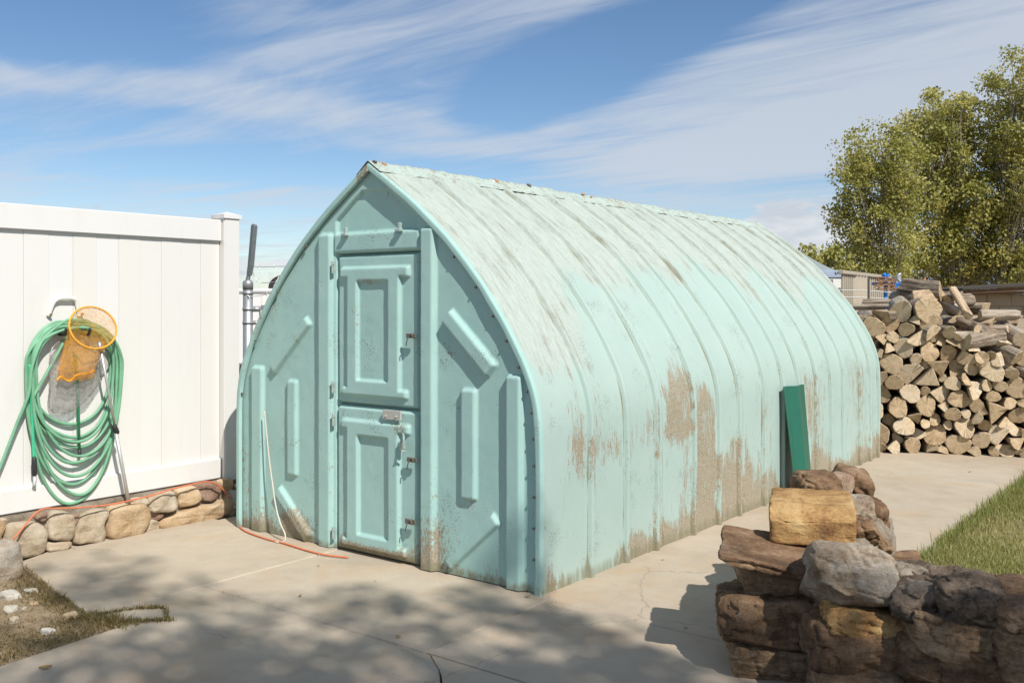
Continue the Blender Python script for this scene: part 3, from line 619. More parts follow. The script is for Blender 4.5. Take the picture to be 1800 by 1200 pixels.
upper = relief('upper_door', DX0, DX1, DSPLIT + .006, DTOP, ud, .012, .007, shed, None, lambda X, Z: .34 * np.exp(-((X - 1.27) / .12) ** 2 - ((Z - 1.62) / .02) ** 2) + .22 * np.exp(-((X - 1.52) / .12) ** 2 - ((Z - 1.72) / .07) ** 2))
lower = relief('lower_door', DX0, DX1, .004, DSPLIT - .006, ld, .006, .007, shed, None, lambda X, Z: .55 * np.exp(-((X - 1.50) / .05) ** 2 - ((Z - .77) / .05) ** 2) + .75 * (1 - sstep(Z, .03, .085)) * (1 - sstep(np.abs(X - 1.27), .2, .32)) + .2 * np.exp(-((X - 1.0) / .04) ** 2 - ((Z - .05) / .1) ** 2))
def hinge(par, x, z):
    hp = add('hinge', *merge(box(x - .014, x + .012, -.018, -.006, z - .032, z + .032, .002), tube([(x, -.022, z - .036), (x, -.022, z + .036)], .0065, 8), tube([(x + .006, -.018, z + .018), (x + .006, -.026, z + .018)], .005, 6)), M_GALVP, par); return hp
M_GALVP = plain('paint_smeared_steel', (.34, .42, .39), .6, .2, .35, 50)
for z in (1.712, .985): hinge(upper, .946, z)
for z in (.786, .10): hinge(lower, .950, z)
def hasp(par, x, z, s=1.0, yb=-.02):
    parts = [box(x - .028 * s, x + .046 * s, yb - .012, yb, z - .012 * s, z + .014 * s, .003)]
    parts.append(tube(catmull([(x + .012, yb - .01, z + .008), (x + .022, yb - .020, z + .014), (x + .036, yb - .021, z - .002), (x + .030, yb - .01, z - .008)], .006), .004, 6))
    parts.append(tube(catmull([(x + .006, yb - .012, z), (x - .004, yb - .020, z - .012), (x - .016, yb - .018, z - .040), (x - .022, yb - .014, z - .056)], .008), .0035, 6))
    return add('latch', *merge(*parts), M_RUST, par)
hasp(upper, 1.596, 1.309); hasp(lower, 1.602, .609); hasp(lower, 1.590, .258, 1.1)
add('latch_plate', *merge(box(1.37, 1.515, -.020, -.008, .822, .878, .002), tube([(1.40, -.02, .842), (1.40, -.032, .842)], .006, 6), tube([(1.485, -.02, .845), (1.485, -.032, .845)], .006, 6)), plain('bare_galvanised_plate', (.42, .42, .38), .7, .0, .15, 60), lower)
add('hook', *merge(tube(catmull([(1.545, -.03, .752), (1.575, -.055, .735), (1.573, -.06, .69), (1.555, -.055, .662), (1.575, -.04, .655)], .01), .006, 7), box(1.515, 1.56, -.04, -.02, .66, .71, .006)), M_GALVP, lower)
for x, z in ((1.05, 1.902), (1.501, 1.908)):
    add('turn_clip', *merge(box(x - .022, x + .022, -.034, -.004, z - .006, z + .012, .004), box(x - .010, x + .012, -.022, -.003, z + .008, z + .048, .003)), M_GALVP, shed)
# left and back closing walls (the shell covers the sides); the back is a plain moulded end
zs = np.linspace(0.004, 2.29, 60); V = []
for z in zs: V += [(1.25 - halfw(z) + .01, SL - .03, z), (1.25 + halfw(z) - .01, SL - .03, z)]
me = mesh_of('back_wall', V, [[2 * i, 2 * i + 1, 2 * i + 3, 2 * i + 2] for i in range(59)]); Va = np.array(V); paint(me, Va, np.full(len(V), -.1), np.zeros(len(V)), np.zeros(len(V)), Va); link('back_wall', me, M_PAINT, shed)

# ------------------------------------------------------------------ white vinyl fence
FX = -.437
fence = thing('vinyl_fence', 'white vinyl privacy fence with flat boards and a capped post', 'fence', FX, .2, .25)
fo = (FX, .2, .25); y = .165; k = 0
while y > -2.5:
    w = .153; zz = .385
    add('board', *box(FX - .030, FX - .008 - .0015 * (k % 2), y - w + .0005, y - .0005, zz - .02, 1.95, .0015), M_VINYL, fence, fo); y -= w; k += 1
add('backing', *box(FX - .050, FX - .034, -2.45, .165, .37, 1.95), M_VINYL, fence, fo)
add('top_rail', *box(FX - .058, FX + .018, -2.48, .166, 1.930, 2.083, .006, 2), M_VINYL, fence, fo)
add('bottom_rail', *box(FX - .058, FX + .018, -2.48, .166, .254, .396, .006, 2), M_VINYL, fence, fo)
for py in (.168, -2.62):
    p = add('post', *box(FX - .085, FX + .045, py, py + .130, .02, 2.105, .006, 2), M_VINYL, fence, fo)
    cx, cy = FX - .02, py + .065; h1, h2 = .076, .058
    V = [(cx + a_ * h1, cy + b_ * h1, 2.095) for a_, b_ in ((-1, -1), (1, -1), (1, 1), (-1, 1))] + [(cx + a_ * h1, cy + b_ * h1, 2.122) for a_, b_ in ((-1, -1), (1, -1), (1, 1), (-1, 1))] + [(cx, cy, 2.148)]
    add('post_cap', V, [[3, 2, 1, 0], [0, 1, 5, 4], [1, 2, 6, 5], [2, 3, 7, 6], [3, 0, 4, 7], [4, 5, 8], [5, 6, 8], [6, 7, 8], [7, 4, 8]], M_VINYL, p, fo)

# ------------------------------------------------------------------ stone base wall under the fence
WX = FX + .055
swall = thing('stone_base_wall', 'low mortared wall of tan sandstone under the white fence', 'stone wall', WX, -.5, 0)
so = (WX, -.5, 0)
def zp(px_, py_): return on_side(px_ / 3.157, 780 + py_ / 3.157, WX)       # outline points read off a 3.157x enlargement
def traced_stone(pts, mat, depth, seed):
    P = np.array([zp(*p) for p in pts]); P[:, 1] = np.maximum(P[:, 1], -.02)
    C = catmull(np.column_stack([P, np.zeros(len(P))]), .012, True)[:, :2]; c = C.mean(0); n = len(C); rings = []
    for kk, dd in ((1.0, -.10), (1.0, -.012), (.985, .35), (.95, .72), (.87, .92), (.70, 1.0), (.48, 1.02), (.25, 1.02)):
        Q = c + (C - c) * kk; jit = fbm(np.stack([Q[:, 0] * 11, Q[:, 1] * 11, np.full(n, seed * 3.7)], -1), 4) - .5; j2 = fbm(np.stack([Q[:, 0] * 4, Q[:, 1] * 4, np.full(n, seed * 5.1)], -1), 2) - .5
        dep = depth * dd + (.075 * jit + .075 * j2) * (dd > 0) * min(1, dd + .2); rings.append(np.column_stack([np.full(n, WX - .015) + dep, Q]))
    V = np.vstack(rings + [np.array([[rings[-1][:, 0].mean(), *c]])]); F = []
    for r_ in range(len(rings) - 1):
        for i in range(n): F.append([r_ * n + i, r_ * n + (i + 1) % n, (r_ + 1) * n + (i + 1) % n, (r_ + 1) * n + i])
    e = (len(rings) - 1) * n
    for i in range(n): F.append([e + i, e + (i + 1) % n, len(V) - 1])
    if sum(C[i][0] * C[(i + 1) % n][1] - C[(i + 1) % n][0] * C[i][1] for i in range(n)) < 0: F = [f_[::-1] for f_ in F]
    add('stone', V, F, mat, swall, so, True)
ST = [([(875, 430), (960, 385), (1080, 340), (1200, 320), (1270, 270), (1282, 330), (1265, 375), (1180, 430), (1050, 458), (900, 478)], M_TAN, .075),
      ([(1075, 225), (1140, 210), (1215, 212), (1226, 260), (1205, 295), (1145, 318), (1105, 300)], M_RUSTROCK, .06),
      ([(970, 255), (1030, 234), (1080, 235), (1103, 300), (1050, 338), (985, 350), (978, 300)], M_TAN, .06),
      ([(825, 305), (880, 270), (960, 262), (976, 320), (950, 368), (870, 378), (818, 372)], M_GREYTAN, .06),
      ([(600, 350), (690, 325), (790, 325), (815, 370), (812, 440), (770, 505), (690, 522), (600, 525), (583, 480), (590, 400)], M_TAN, .085),
      ([(430, 415), (500, 365), (580, 358), (592, 390), (572, 440), (580, 500), (555, 545), (470, 548), (400, 545)], M_GREYTAN, .075),
      ([(255, 430), (280, 375), (340, 368), (395, 390), (404, 450), (390, 530), (330, 535), (258, 525), (248, 480)], M_GREYTAN, .065),
      ([(250, 545), (320, 535), (385, 538), (360, 575), (300, 590), (248, 590)], M_GREYTAN, .055),
      ([(30, 450), (110, 430), (200, 430), (245, 470), (248, 540), (240, 590), (170, 625), (60, 640), (10, 620), (5, 520)], M_GREYTAN, .085),
      ([(810, 430), (850, 415), (878, 430), (880, 478), (840, 490), (805, 490)], M_GREYTAN, .04),
      ([(190, 400), (225, 375), (258, 380), (250, 425), (205, 425)], M_RUSTROCK, .03),
      ([(730, 300), (790, 295), (825, 310), (815, 345), (770, 340), (735, 322)], M_GREYTAN, .03),
      ([(1210, 205), (1275, 190), (1290, 230), (1268, 262), (1230, 255)], M_TAN, .035),
      ([(1250, 390), (1300, 362), (1312, 410), (1300, 450), (1250, 448)], M_GREYTAN, .05),
      ([(395, 395), (440, 385), (430, 430), (405, 450)], M_RUSTROCK, .025),
      ([(-120, 400), (-20, 410), (25, 440), (5, 500), (-20, 640), (-160, 660), (-180, 520)], M_TAN, .07),
      ([(-330, 450), (-220, 430), (-180, 500), (-185, 660), (-330, 690)], M_GREYTAN, .07), ([(-500, 470), (-350, 450), (-345, 700), (-500, 720)], M_TAN, .07), ([(820, 378), (900, 385), (870, 420), (825, 415)], M_RUSTROCK, .02), ([(0, 420), (30, 410), (38, 440), (10, 460)], M_GREYTAN, .03)]
for i, (p, m_, dpt) in enumerate(ST): traced_stone(p, m_, dpt, i + 1)
# mortar core, lumpy
ys = np.linspace(-2.75, .33, 200); zs = np.linspace(-.03, .262, 26); Yg, Zg = np.meshgrid(ys, zs, indexing='ij')
Xg = WX - .012 + .03 * (fbm(np.stack([Yg * 12, Zg * 12, Yg * 0 + 3], -1), 4) - .5) - .09 * sstep(Zg, .235, .262)
Vm = np.stack([Xg, Yg, Zg], -1).reshape(-1, 3); Fm = [list(map(int, f_)) for f_ in grid_faces(200, 26)]
b0 = len(Vm); Vm = np.vstack([Vm, [(WX - .30, ys[0], zs[0]), (WX - .30, ys[-1], zs[0]), (WX - .30, ys[-1], zs[-1]), (WX - .30, ys[0], zs[-1])]])
n0, n1, n2, n3 = 0, 199 * 26, 199 * 26 + 25, 25
Fm += [[b0, b0 + 1, b0 + 2, b0 + 3], [n3] + [i * 26 + 25 for i in range(1, 200)] + [b0 + 2, b0 + 3], [n1 + i for i in range(26)] + [b0 + 2, b0 + 1], [25 - i for i in range(26)] + [b0, b0 + 3]]
add('mortar', Vm, Fm, M_MORTAR, swall, so)

# ------------------------------------------------------------------ hose, hanger, nets, cords
def fp(u, v, off=.03):           # a point in front of the fence boards
    y_, z_ = on_side(u, v, FX - .008); return np.array([FX - .008 + off, y_, z_])
hang = thing('hose_hanger', 'white metal hose hanger screwed to the fence boards', 'hanger', *fp(110, 540, 0))
ho = fp(110, 540, 0)
pts = [fp(84, 556, .012), fp(86, 548, .014), fp(92, 532, .02), fp(100, 525, .03), fp(112, 523.5, .035), fp(125, 525, .03), fp(132, 531, .02), fp(137, 550, .014), fp(138, 556, .012)]
path = catmull(pts, .01); v_, f_ = tube(path, .013, 10); v_[:, 0] = FX - .008 + (v_[:, 0] - FX + .008) * .8
add('bracket', v_, f_, M_WHITEMETAL, hang, ho, True)
for u_, v2 in ((86, 553), (141, 552)): add('screw', *tube([fp(u_, v2, .0), fp(u_, v2, .028)], .009, 8), M_BRASS, hang, ho)
for u_, v2 in ((98, 585), (140, 585)):
    add('arm', *tube(catmull([fp(u_, v2 - 20, .0), fp(u_, v2, .02), fp(u_, v2 + 2, .10), fp(u_, v2 - 9, .125)], .01), .008, 8), M_BLACK, hang, ho, True)
pts = []; NL = 10; rr = random.Random(4)
for i in range(NL):
    bot = [745, 768, 884, 785, 850, 812, 868, 800, 835, 775][i]; wL = rr.uniform(70, 87); wR = rr.uniform(66, 86); topv = 561 + rr.uniform(0, 22); cu = 126 + rr.uniform(-5, 5); tw = rr.uniform(-6, 6)
    skew = rr.uniform(-12, 10)
    for j in range(20):
        t_ = 2 * math.pi * j / 20; s_, c_ = math.sin(t_), math.cos(t_); vc = 648 + rr.uniform(-2, 2)
        w_ = wR if s_ > 0 else wL
        if c_ > 0: u_ = cu + w_ * math.copysign(abs(s_) ** .85, s_); v2 = vc - (vc - topv) * c_ ** .9
        else: u_ = cu + (w_ * .98) * math.copysign(abs(s_) ** 1.05, s_) + skew * -c_ * .5; v2 = vc + (bot - vc) * abs(c_) ** .8
        off = .022 + (.075 * (i + .5) / NL) * (.55 + .45 * max(c_, 0)) + rr.uniform(-.003, .003)
        pts.append(fp(u_, v2, off))
tail = [fp(120, 566, .055), fp(70, 590, .075), fp(46, 640, .08), fp(40, 690, .075), fp(22, 745, .05), fp(0, 806, .04), fp(-40, 905, .04), fp(-60, 960, .06)]
hose = add('garden_hose', *tube(np.vstack([catmull(pts[:-5], .02), catmull(np.vstack([[pts[-6]], tail]), .02)[1:]]), .0098, 8), M_HOSE, None, fp(125, 885, .03), True)
hose.location = W3(*fp(125, 885, .03)); hose.rotation_euler = (0, 0, ROT); tag(hose, 'long green garden hose coiled in hanging loops on the white fence', 'hose')
wand = thing('hose_nozzle', 'bright green hose end with black grip and metal tip beside the coil', 'hose nozzle', *fp(55, 850, .04)); wo = fp(55, 850, .04)
add('tube', *tube(catmull([fp(45, 640, .05), fp(50, 730, .045), fp(53, 802, .045)], .02), .0095, 8), M_HOSE2, wand, wo, True)
add('grip', *tube([fp(53, 802, .045), fp(53.5, 806, .045), fp(54, 832, .045), fp(54.5, 834, .045)], [.011, .0155, .015, .012], 10), M_BLACK, wand, wo, True)
add('tip', *tube([fp(54.5, 834, .045), fp(54, 850, .045), fp(54, 853, .045)], [.010, .010, .012], 10), M_ALU, wand, wo, True)

def hoop(cu, cv, ru, rv, off0, tilt, n=40): return np.array([fp(cu + ru * math.cos(t_), cv + rv * math.sin(t_), off0 + tilt * math.sin(t_)) for t_ in np.linspace(0, 2 * math.pi, n, endpoint=False)])
def bag(rings, folds, seed, n=40):
    V = []
    for k_, (cu, cv, ru, rv, off, dep) in enumerate(rings):
        for j, t_ in enumerate(np.linspace(0, 2 * math.pi, n, endpoint=False)):
            w_ = 1 + folds * (k_ / len(rings)) * (math.sin(5 * t_ + seed) * .5 + math.sin(9 * t_ + 2 * seed + k_ * .4) * .35)
            V.append(fp(cu + ru * w_ * math.cos(t_), cv + rv * w_ * math.sin(t_), off + dep * math.sin(t_) * w_ + .006 * math.sin(7 * t_ + k_)))
    F = [[a_ * n + j, a_ * n + (j + 1) % n, (a_ + 1) * n + (j + 1) % n, (a_ + 1) * n + j] for a_ in range(len(rings) - 1) for j in range(n)]
    F.append([(len(rings) - 1) * n + j for j in range(n)][::-1]); return np.array(V), F
no = fp(213, 893, .10)
onet = thing('pool_net', 'orange mesh net with a long grey telescoping pole leaning on the fence', 'net', *no)
add('rim', *tube(hoop(141, 575, 41, 36, .15, .035), .0062, 8, True), M_ORANGERIM, onet, no, True)
rings = [(141, 575, 41, 36, .15, .035), (139, 582, 40, 34, .142, .03), (134, 596, 36, 28, .13, .03), (128, 612, 34, 22, .12, .03), (122, 630, 31, 16, .115, .03), (118, 645, 31, 13, .11, .028), (116, 655, 31, 11, .108, .022), (115, 662, 28, 5, .108, .014)]
add('bag', *bag(rings, .22, 1.3), M_ORANGENET, onet, no, True)
add('hem', *tube(catmull([fp(84, 668, .11), fp(90, 660, .115), fp(104, 668, .12), fp(118, 657, .118), (fp(135, 655, .116)), fp(149, 650, .112)], .01), .007, 6), M_ORANGERIM, onet, no, True)
add('upper_pole', *tube([fp(154, 608, .15), fp(184, 750, .125)], .0085, 10), M_ALU, onet, no, True)
add('ferrule', *tube([fp(152, 600, .15), fp(155.5, 619, .148)], .0115, 10), M_GALV, onet, no, True)
add('collar', *tube([fp(181.5, 744, .126), fp(182, 746, .126), fp(187, 757, .124), fp(187.5, 759, .123)], [.013, .017, .017, .013], 12), M_BLACK, onet, no, True)
add('lower_pole', *tube([fp(185, 755, .124), fp(214, 894, .10)], .0118, 10), M_ALU, onet, no, True)
go_ = fp(133, 800, .04)
wnet = thing('dip_net', 'grey mesh net with a thin green handle hung inside the hose coil', 'net', *go_)
add('handle', *tube([fp(122, 618, .06), fp(128, 660, .055), fp(133, 790, .045)], .0085, 8), plain('dark_green_handle', (.035, .26, .12), .4), wnet, go_, True)
add('end_cap', *tube([fp(133, 788, .045), fp(133.5, 803, .045)], .011, 8), M_BLACK, wnet, go_, True)
add('rim', *tube(hoop(126, 622, 44, 28, .055, .02), .0025, 6, True), M_GALV, wnet, go_, True)
rings = [(126, 622, 46, 30, .055, .02), (126, 640, 47, 26, .055, .022), (125, 662, 46, 22, .055, .025), (118, 685, 38, 20, .05, .025), (106, 705, 27, 16, .045, .02), (102, 716, 22, 9, .042, .014), (101, 722, 16, 4, .04, .01)]
add('bag', *bag(rings, .25, 2.1), M_WHITENET, wnet, go_, True)

def sp(u, v, off=.05):           # on the face of the base wall
    y_, z_ = on_side(u, v, WX + off); return np.array([WX + off, y_, z_])
def gp(u, v, z=.008): x_, y_ = loc2(gnd(u, v, z)); return np.array([x_, y_, z])
pts = [gp(-25, 1010, .012), gp(10, 972, .012)] + [sp(u_, v2, .085) for u_, v2 in ((22, 950), (40, 928), (56, 908), (66, 899), (78, 893), (110, 893), (150, 891), (200, 885), (260, 872), (310, 857), (345, 849), (368, 846))] + \
      [sp(388, 856, .07), sp(402, 872, .06), sp(411, 885, .05), np.array([-.20, .22, .06]), gp(418, 917, .01), gp(430, 932), gp(470, 947), gp(495, 953), gp(540, 967), gp(575, 975), gp(612, 979)]
cord = yard_mesh('extension_cord', *tube(catmull(pts, .02), .0052, 6), M_CORD, (-.1, -.2, 0), True); tag(cord, 'thin orange extension cord running along the stones and the shed foot', 'cord')
fr_ = lambda u_, v2, off: np.array([on_front(u_, v2, -off)[0], -off, on_front(u_, v2, -off)[1]])
pts = [fr_(465, 722, .035), fr_(469, 765, .04), fr_(473, 805, .045), fr_(479, 850, .05), fr_(485, 890, .06), fr_(493, 920, .08), fr_(501, 938, .09), gp(500, 951, .010), gp(484, 952)]
tag(yard_mesh('cable', *tube(catmull(pts, .015), .005, 6), M_WHITECORD, (.35, -.1, 0), True), 'dirty white cable hanging down the shed front to the concrete', 'cable')

# green folded sheet leaning on the shed side
YA, YB = 3.045, 3.50
sec = [(0, .012), (.10, .0), (.20, .05), (.235, .05), (.34, .008), (.45, .0)]
V = []
for z, yo, lean in ((.004, .0, .15), (.845, .03, .035)):
    for off in (0, .004):
        for q_, h_ in sec: V.append((2.50 + lean + h_ * .8 + off, YA + yo + q_ * (.80 if z < .1 else 1.0), z + (.012 * (1 - q_ / .45) if z > .5 else 0)))
n = len(sec); F = []
for i in range(n - 1): F += [[i, i + 1, 2 * n + i + 1, 2 * n + i], [n + i, 3 * n + i, 3 * n + i + 1, n + i + 1], [i, n + i, n + i + 1, i + 1], [2 * n + i, 2 * n + i + 1, 3 * n + i + 1, 3 * n + i]]
F += [[0, 2 * n, 3 * n, n], [n - 1, 2 * n - 1, 4 * n - 1, 3 * n - 1]]
tag(yard_mesh('metal_sheet', V, F, M_GREENTIN, (2.6, 3.2, 0)), 'tall folded dark green metal sheet leaning on the shed side', 'sheet metal')

# ------------------------------------------------------------------ dry stone and mortar wall in front
fw = thing('garden_wall', 'rough garden wall of mixed brown and golden stones bound with mortar', 'stone wall', 1.3, 3.8, 0, yard=False)
fwo = (1.3, 3.8, 0); rz = R(-8)
def px_rock(u0, u1, v0, v1, Y, dep, mat, seed, **kw):     # stone whose near face fills the pixel box at depth Y
    x0, x1 = (u0 - 900) / FPX * Y, (u1 - 900) / FPX * Y; tb = kw.pop('tb', .8); z1, z0 = CAMH - (v0 - HORIZ) / FPX * (Y + dep * tb), CAMH - (v1 - HORIZ) / FPX * Y
    kw.setdefault('rz', rz); kw.setdefault('res', 22)
    return rock(kw.pop('name', 'stone'), ((x0 + x1) / 2, Y + dep / 2, (z0 + z1) / 2), (x1 - x0, dep, z1 - z0), mat, seed, fw, fwo, **kw)
px_rock(1290, 1466, 946, 1006, 3.80, .46, M_BROWN, 1, sq=22, amp=.03, strata=.10, rz=R(-14), tilt=(R(3), R(7)), chip=1, res=44, rough=.5, facet=.06)
px_rock(1318, 1484, 1006, 1086, 3.90, .46, M_STRATA, 2, tb=0, sq=9, amp=.08, strata=.08, tilt=(R(-8), 0), chip=7, res=36)
px_rock(1288, 1480, 1068, 1158, 3.78, .52, M_BROWN, 3, tb=0, sq=9, amp=.10, strata=.10, tilt=(R(-6), R(-3)), chip=9, res=36)
px_rock(1308, 1490, 1142, 1216, 3.78, .50, M_STRATA, 4, tb=0, sq=9, amp=.10, strata=.12, chip=8, res=36)
px_rock(1386, 1534, 864, 962, 4.04, .52, M_GOLD, 5, sq=22, amp=.03, strata=.03, rz=R(-16), chip=2, res=44, rough=.5)
px_rock(1448, 1616, 948, 1098, 3.50, .46, M_PALE, 6, sq=7, amp=.12, rz=R(-12), tilt=(R(-20), R(4)), chip=14, res=44, rough=.6)
px_rock(1474, 1606, 1084, 1134, 3.46, .36, M_GOLD, 7, tb=0, sq=10, amp=.08, strata=.1, tilt=(0, R(8)), chip=6, res=30)
px_rock(1452, 1654, 1116, 1210, 3.42, .44, M_BROWN, 8, tb=0, sq=8, amp=.12, chip=12, res=36)
px_rock(1612, 1738, 984, 1104, 3.34, .46, M_LAVA, 9, sq=5, amp=.34, facet=.10, res=44, chip=8)
px_rock(1690, 1822, 996, 1122, 3.20, .48, M_LAVA, 10, sq=5, amp=.34, facet=.10, res=44, chip=8)
px_rock(1634, 1830, 1094, 1178, 3.22, .44, M_STRATA, 11, tb=0, sq=8, amp=.10, strata=.16, tilt=(0, R(6)), chip=9, res=36)
px_rock(1624, 1840, 1150, 1230, 3.20, .46, M_BROWN, 12, tb=0, sq=8, amp=.10, strata=.16, chip=9, res=36)
px_rock(1800, 1990, 1016, 1140, 3.05, .46, M_BROWN, 13, sq=6, amp=.2, chip=8)
px_rock(1802, 2010, 1112, 1236, 3.05, .46, M_STRATA, 14, tb=0, sq=6, amp=.15, strata=.15, chip=8)
px_rock(1460, 1670, 1190, 1290, 3.38, .44, M_STRATA, 15, tb=0, sq=6, amp=.14, chip=8)
px_rock(1640, 1860, 1212, 1320, 3.15, .46, M_LAVA, 16, tb=0, sq=6, amp=.2, chip=8)
px_rock(1412, 1492, 824, 884, 4.72, .32, M_BROWN, 17, sq=3.4, amp=.12, chip=4, res=28)
px_rock(1482, 1548, 816, 900, 4.85, .32, M_BROWN, 18, sq=4.5, amp=.12, tilt=(0, R(14)), chip=5, res=28)
px_rock(1464, 1512, 828, 880, 4.80, .22, M_PINKMORTAR, 19, sq=2.6, amp=.3, name='mortar', chip=3)
px_rock(1498, 1562, 868, 960, 4.46, .36, M_PALE, 20, sq=7, amp=.12, rz=R(-16), chip=8, res=28)
px_rock(1510, 1564, 894, 968, 4.36, .36, M_BROWN, 21, sq=4, amp=.12, chip=5, res=28)
px_rock(1546, 1584, 924, 990, 4.50, .34, M_STRATA, 22, sq=3, amp=.10, chip=3)
px_rock(1534, 1578, 868, 944, 4.75, .36, M_BROWN, 23, sq=4, amp=.12, chip=5)
px_rock(1372, 1500, 948, 990, 3.97, .42, M_MORTAR, 24, sq=3.6, amp=.3, name='mortar', chip=6, res=26)
px_rock(1430, 1500, 960, 1018, 3.80, .38, M_MORTAR, 25, sq=3.4, amp=.3, name='mortar', chip=6, res=26)
px_rock(1394, 1512, 872, 905, 4.48, .42, M_MORTAR, 26, sq=4, amp=.2, name='mortar', chip=6, res=26)
px_rock(1590, 1680, 1022, 1120, 3.40, .36, M_MORTAR, 27, tb=0, sq=4, amp=.3, name='mortar', chip=8, res=30)
# core of the two arms: lumpy mortar
for i, (x, yv, w_, d_, hh, a_) in enumerate(((1.38, 4.18, .38, .44, .44, -30), (1.62, 4.66, .34, .66, .46, -32), (1.24, 4.08, .40, .36, .36, -8), (1.42, 3.80, .46, .42, .36, -24), (1.80, 3.58, .54, .40, .36, -24), (2.3, 3.30, .64, .40, .36, -30), (1.80, 4.96, .32, .40, .42, -35))):
    rock('mortar', (x, yv, hh / 2 - .02), (w_, d_, hh), M_MORTAR, 40 + i, fw, fwo, rz=R(a_), sq=6, amp=.13, res=30, facet=.06, chip=5)
for i, (x, yv, w_, hh, zc, m_) in enumerate(((1.76, 4.42, .30, .20, .10, M_BROWN), (1.93, 4.72, .32, .20, .10, M_TAN), (1.96, 4.98, .28, .20, .10, M_BROWN), (1.46, 4.74, .26, .22, .14, M_TAN), (1.3, 4.42, .28, .24, .13, M_BROWN), (1.58, 4.98, .26, .22, .34, M_STRATA), (1.36, 4.55, .24, .18, .40, M_STRATA))):
    rock('stone', (x, yv, zc), (w_, .30, hh), m_, 60 + i, fw, fwo, rz=R(-35 + i * 4), sq=6, amp=.14, res=18, chip=6)

# loose rocks in the soil patch
def ground_rock(u, v, wpx, hpx, mat, seed, label, cat='rock', group=None, **kw):
    p = gnd(u, v); s_ = p[1] / FPX; kw.setdefault('sq', 3.6); kw.setdefault('amp', .26); kw.setdefault('res', 16)
    o = rock('rock', (p[0], p[1], hpx * s_ * .30), (wpx * s_, wpx * s_ * .8, hpx * s_ * 1.25), mat, seed, rz=seed * 1.3, **kw); return tag(o, label, cat, group)
ground_rock(6, 1020, 62, 74, M_PALE, 71, 'large pale grey boulder at the end of the stone base wall', amp=.2)
ground_rock(18, 1053, 36, 15, M_WHITEROCK, 72, 'broad flat white rock on the dry soil by the boulder', facet=.3)
ground_rock(54, 1042, 22, 9, M_WHITEROCK, 73, 'small flat white rock between the boulder and the patio edge', facet=.3)
ground_rock(18, 1076, 30, 12, M_WHITEROCK, 74, 'chunky white rock below the broad flat one', facet=.3)
ground_rock(43, 1074, 9, 9, M_WHITEROCK, 75, 'tiny white pebble beside the chunky white rock')
ground_rock(25, 1095, 16, 13, M_GREYTAN, 76, 'small rounded tan stone among the dry weeds')
ground_rock(85, 1115, 23, 12, M_WHITEROCK, 77, 'single white rock lying in the shaded weeds', facet=.3)
ground_rock(123, 1087, 24, 12, M_TAN, 78, 'flat tan stone half buried by the patio corner')
ground_rock(60, 1063, 18, 6, M_TAN, 79, 'flat tan stone sunk in bare soil')
M_LEAFDRY = plain('dry_leaf', (.33, .21, .07), .8, 0, .3, 60)
def fallen_leaf(u, v, s, rot, label):
    p = gnd(u, v); n = 9; t_ = np.linspace(0, 1, n); w_ = np.sin(t_ * math.pi) ** .8 * .32; V = []
    for a_, b_ in zip(t_, w_):
        for k_ in (-1, 0, 1): V.append(((a_ - .5) * s, k_ * b_ * s, .006 + .10 * s * (abs(k_) + 1.2 * (a_ - .5) ** 2)))
    o = add('fallen_leaf', V, grid_faces(n, 3), M_LEAFDRY, smooth=True); o.location = (p[0], p[1], 0); o.rotation_euler = (0, 0, rot); tag(o, label, 'leaf', 'fallen leaves on the patio')
fallen_leaf(80, 1175, .05, .5, 'curled brown leaf on the shaded concrete by the soil patch')
for i, (u_, v2, s_) in enumerate(((928, 1049, .03), (560, 995, .02), (393, 1042, .022), (419, 1049, .014), (528, 1048, .026), (660, 1022, .014), (1205, 1105, .02), (1165, 985, .018), (700, 1120, .03), (1705, 830, .03))): fallen_leaf(u_, v2, s_, i * 1.1, 'tiny dry leaf lying flat on bare concrete')

# ------------------------------------------------------------------ firewood
def mat_wood_end():
    m, t, b = new_mat('weathered_sawn_wood'); co = t.n('ShaderNodeTexCoord').outputs['Object']; rnd = t.n('ShaderNodeObjectInfo').outputs['Random']
    s3 = t.n('ShaderNodeSeparateXYZ', {0: co}); ang = t.math('ARCTAN2', s3.outputs[2], s3.outputs[0])
    flat_ = t.n('ShaderNodeCombineXYZ', {0: s3.outputs[0], 1: 0.0, 2: s3.outputs[2]}).outputs[0]
    rad = t.math('ADD', t.vmath('LENGTH', flat_).node.outputs[1], t.math('MULTIPLY', t.noise(flat_, 14, 3), .03))
    ring = t.math('SINE', t.math('MULTIPLY', rad, 520.0))
    n = t.noise(co, 18, 5, .65); n2 = t.noise(co, 120, 4, .7)
    off = t.math('MULTIPLY', rnd, 40.0)
    crack = t.noise(t.n('ShaderNodeCombineXYZ', {0: t.math('MULTIPLY', t.math('COSINE', ang), 1.5), 1: t.math('MULTIPLY', t.math('SINE', ang), 1.5), 2: off}).outputs[0], 2.6, 3, .6)
    crm = t.math('MULTIPLY', t.step(t.math('ABSOLUTE', t.math('SUBTRACT', crack, .5)), .018, .003), t.step(rad, .02, .05))
    base = t.ramp(t.math('ADD', t.math('MULTIPLY', n, .7), t.math('MULTIPLY', rnd, .3)), [(.22, (.27, .185, .105)), (.38, (.48, .355, .215)), (.56, (.60, .47, .31)), (.78, (.63, .545, .425))])
    base = t.mix(t.math('MULTIPLY', t.step(ring, -.2, 1), .22), base, (.19, .12, .065)); base = t.mix(t.math('MULTIPLY', t.step(n2, .5, .75), .3), base, (.20, .15, .10))
    base = t.mix(t.math('MULTIPLY', crm, .85), base, (.06, .042, .028))
    t.put(b.inputs['Base Color'], base); b.inputs['Roughness'].default_value = .9; b.inputs['Specular IOR Level'].default_value = .15
    bump(t, b, t.math('SUBTRACT', n2, crm), .5, .004); return m
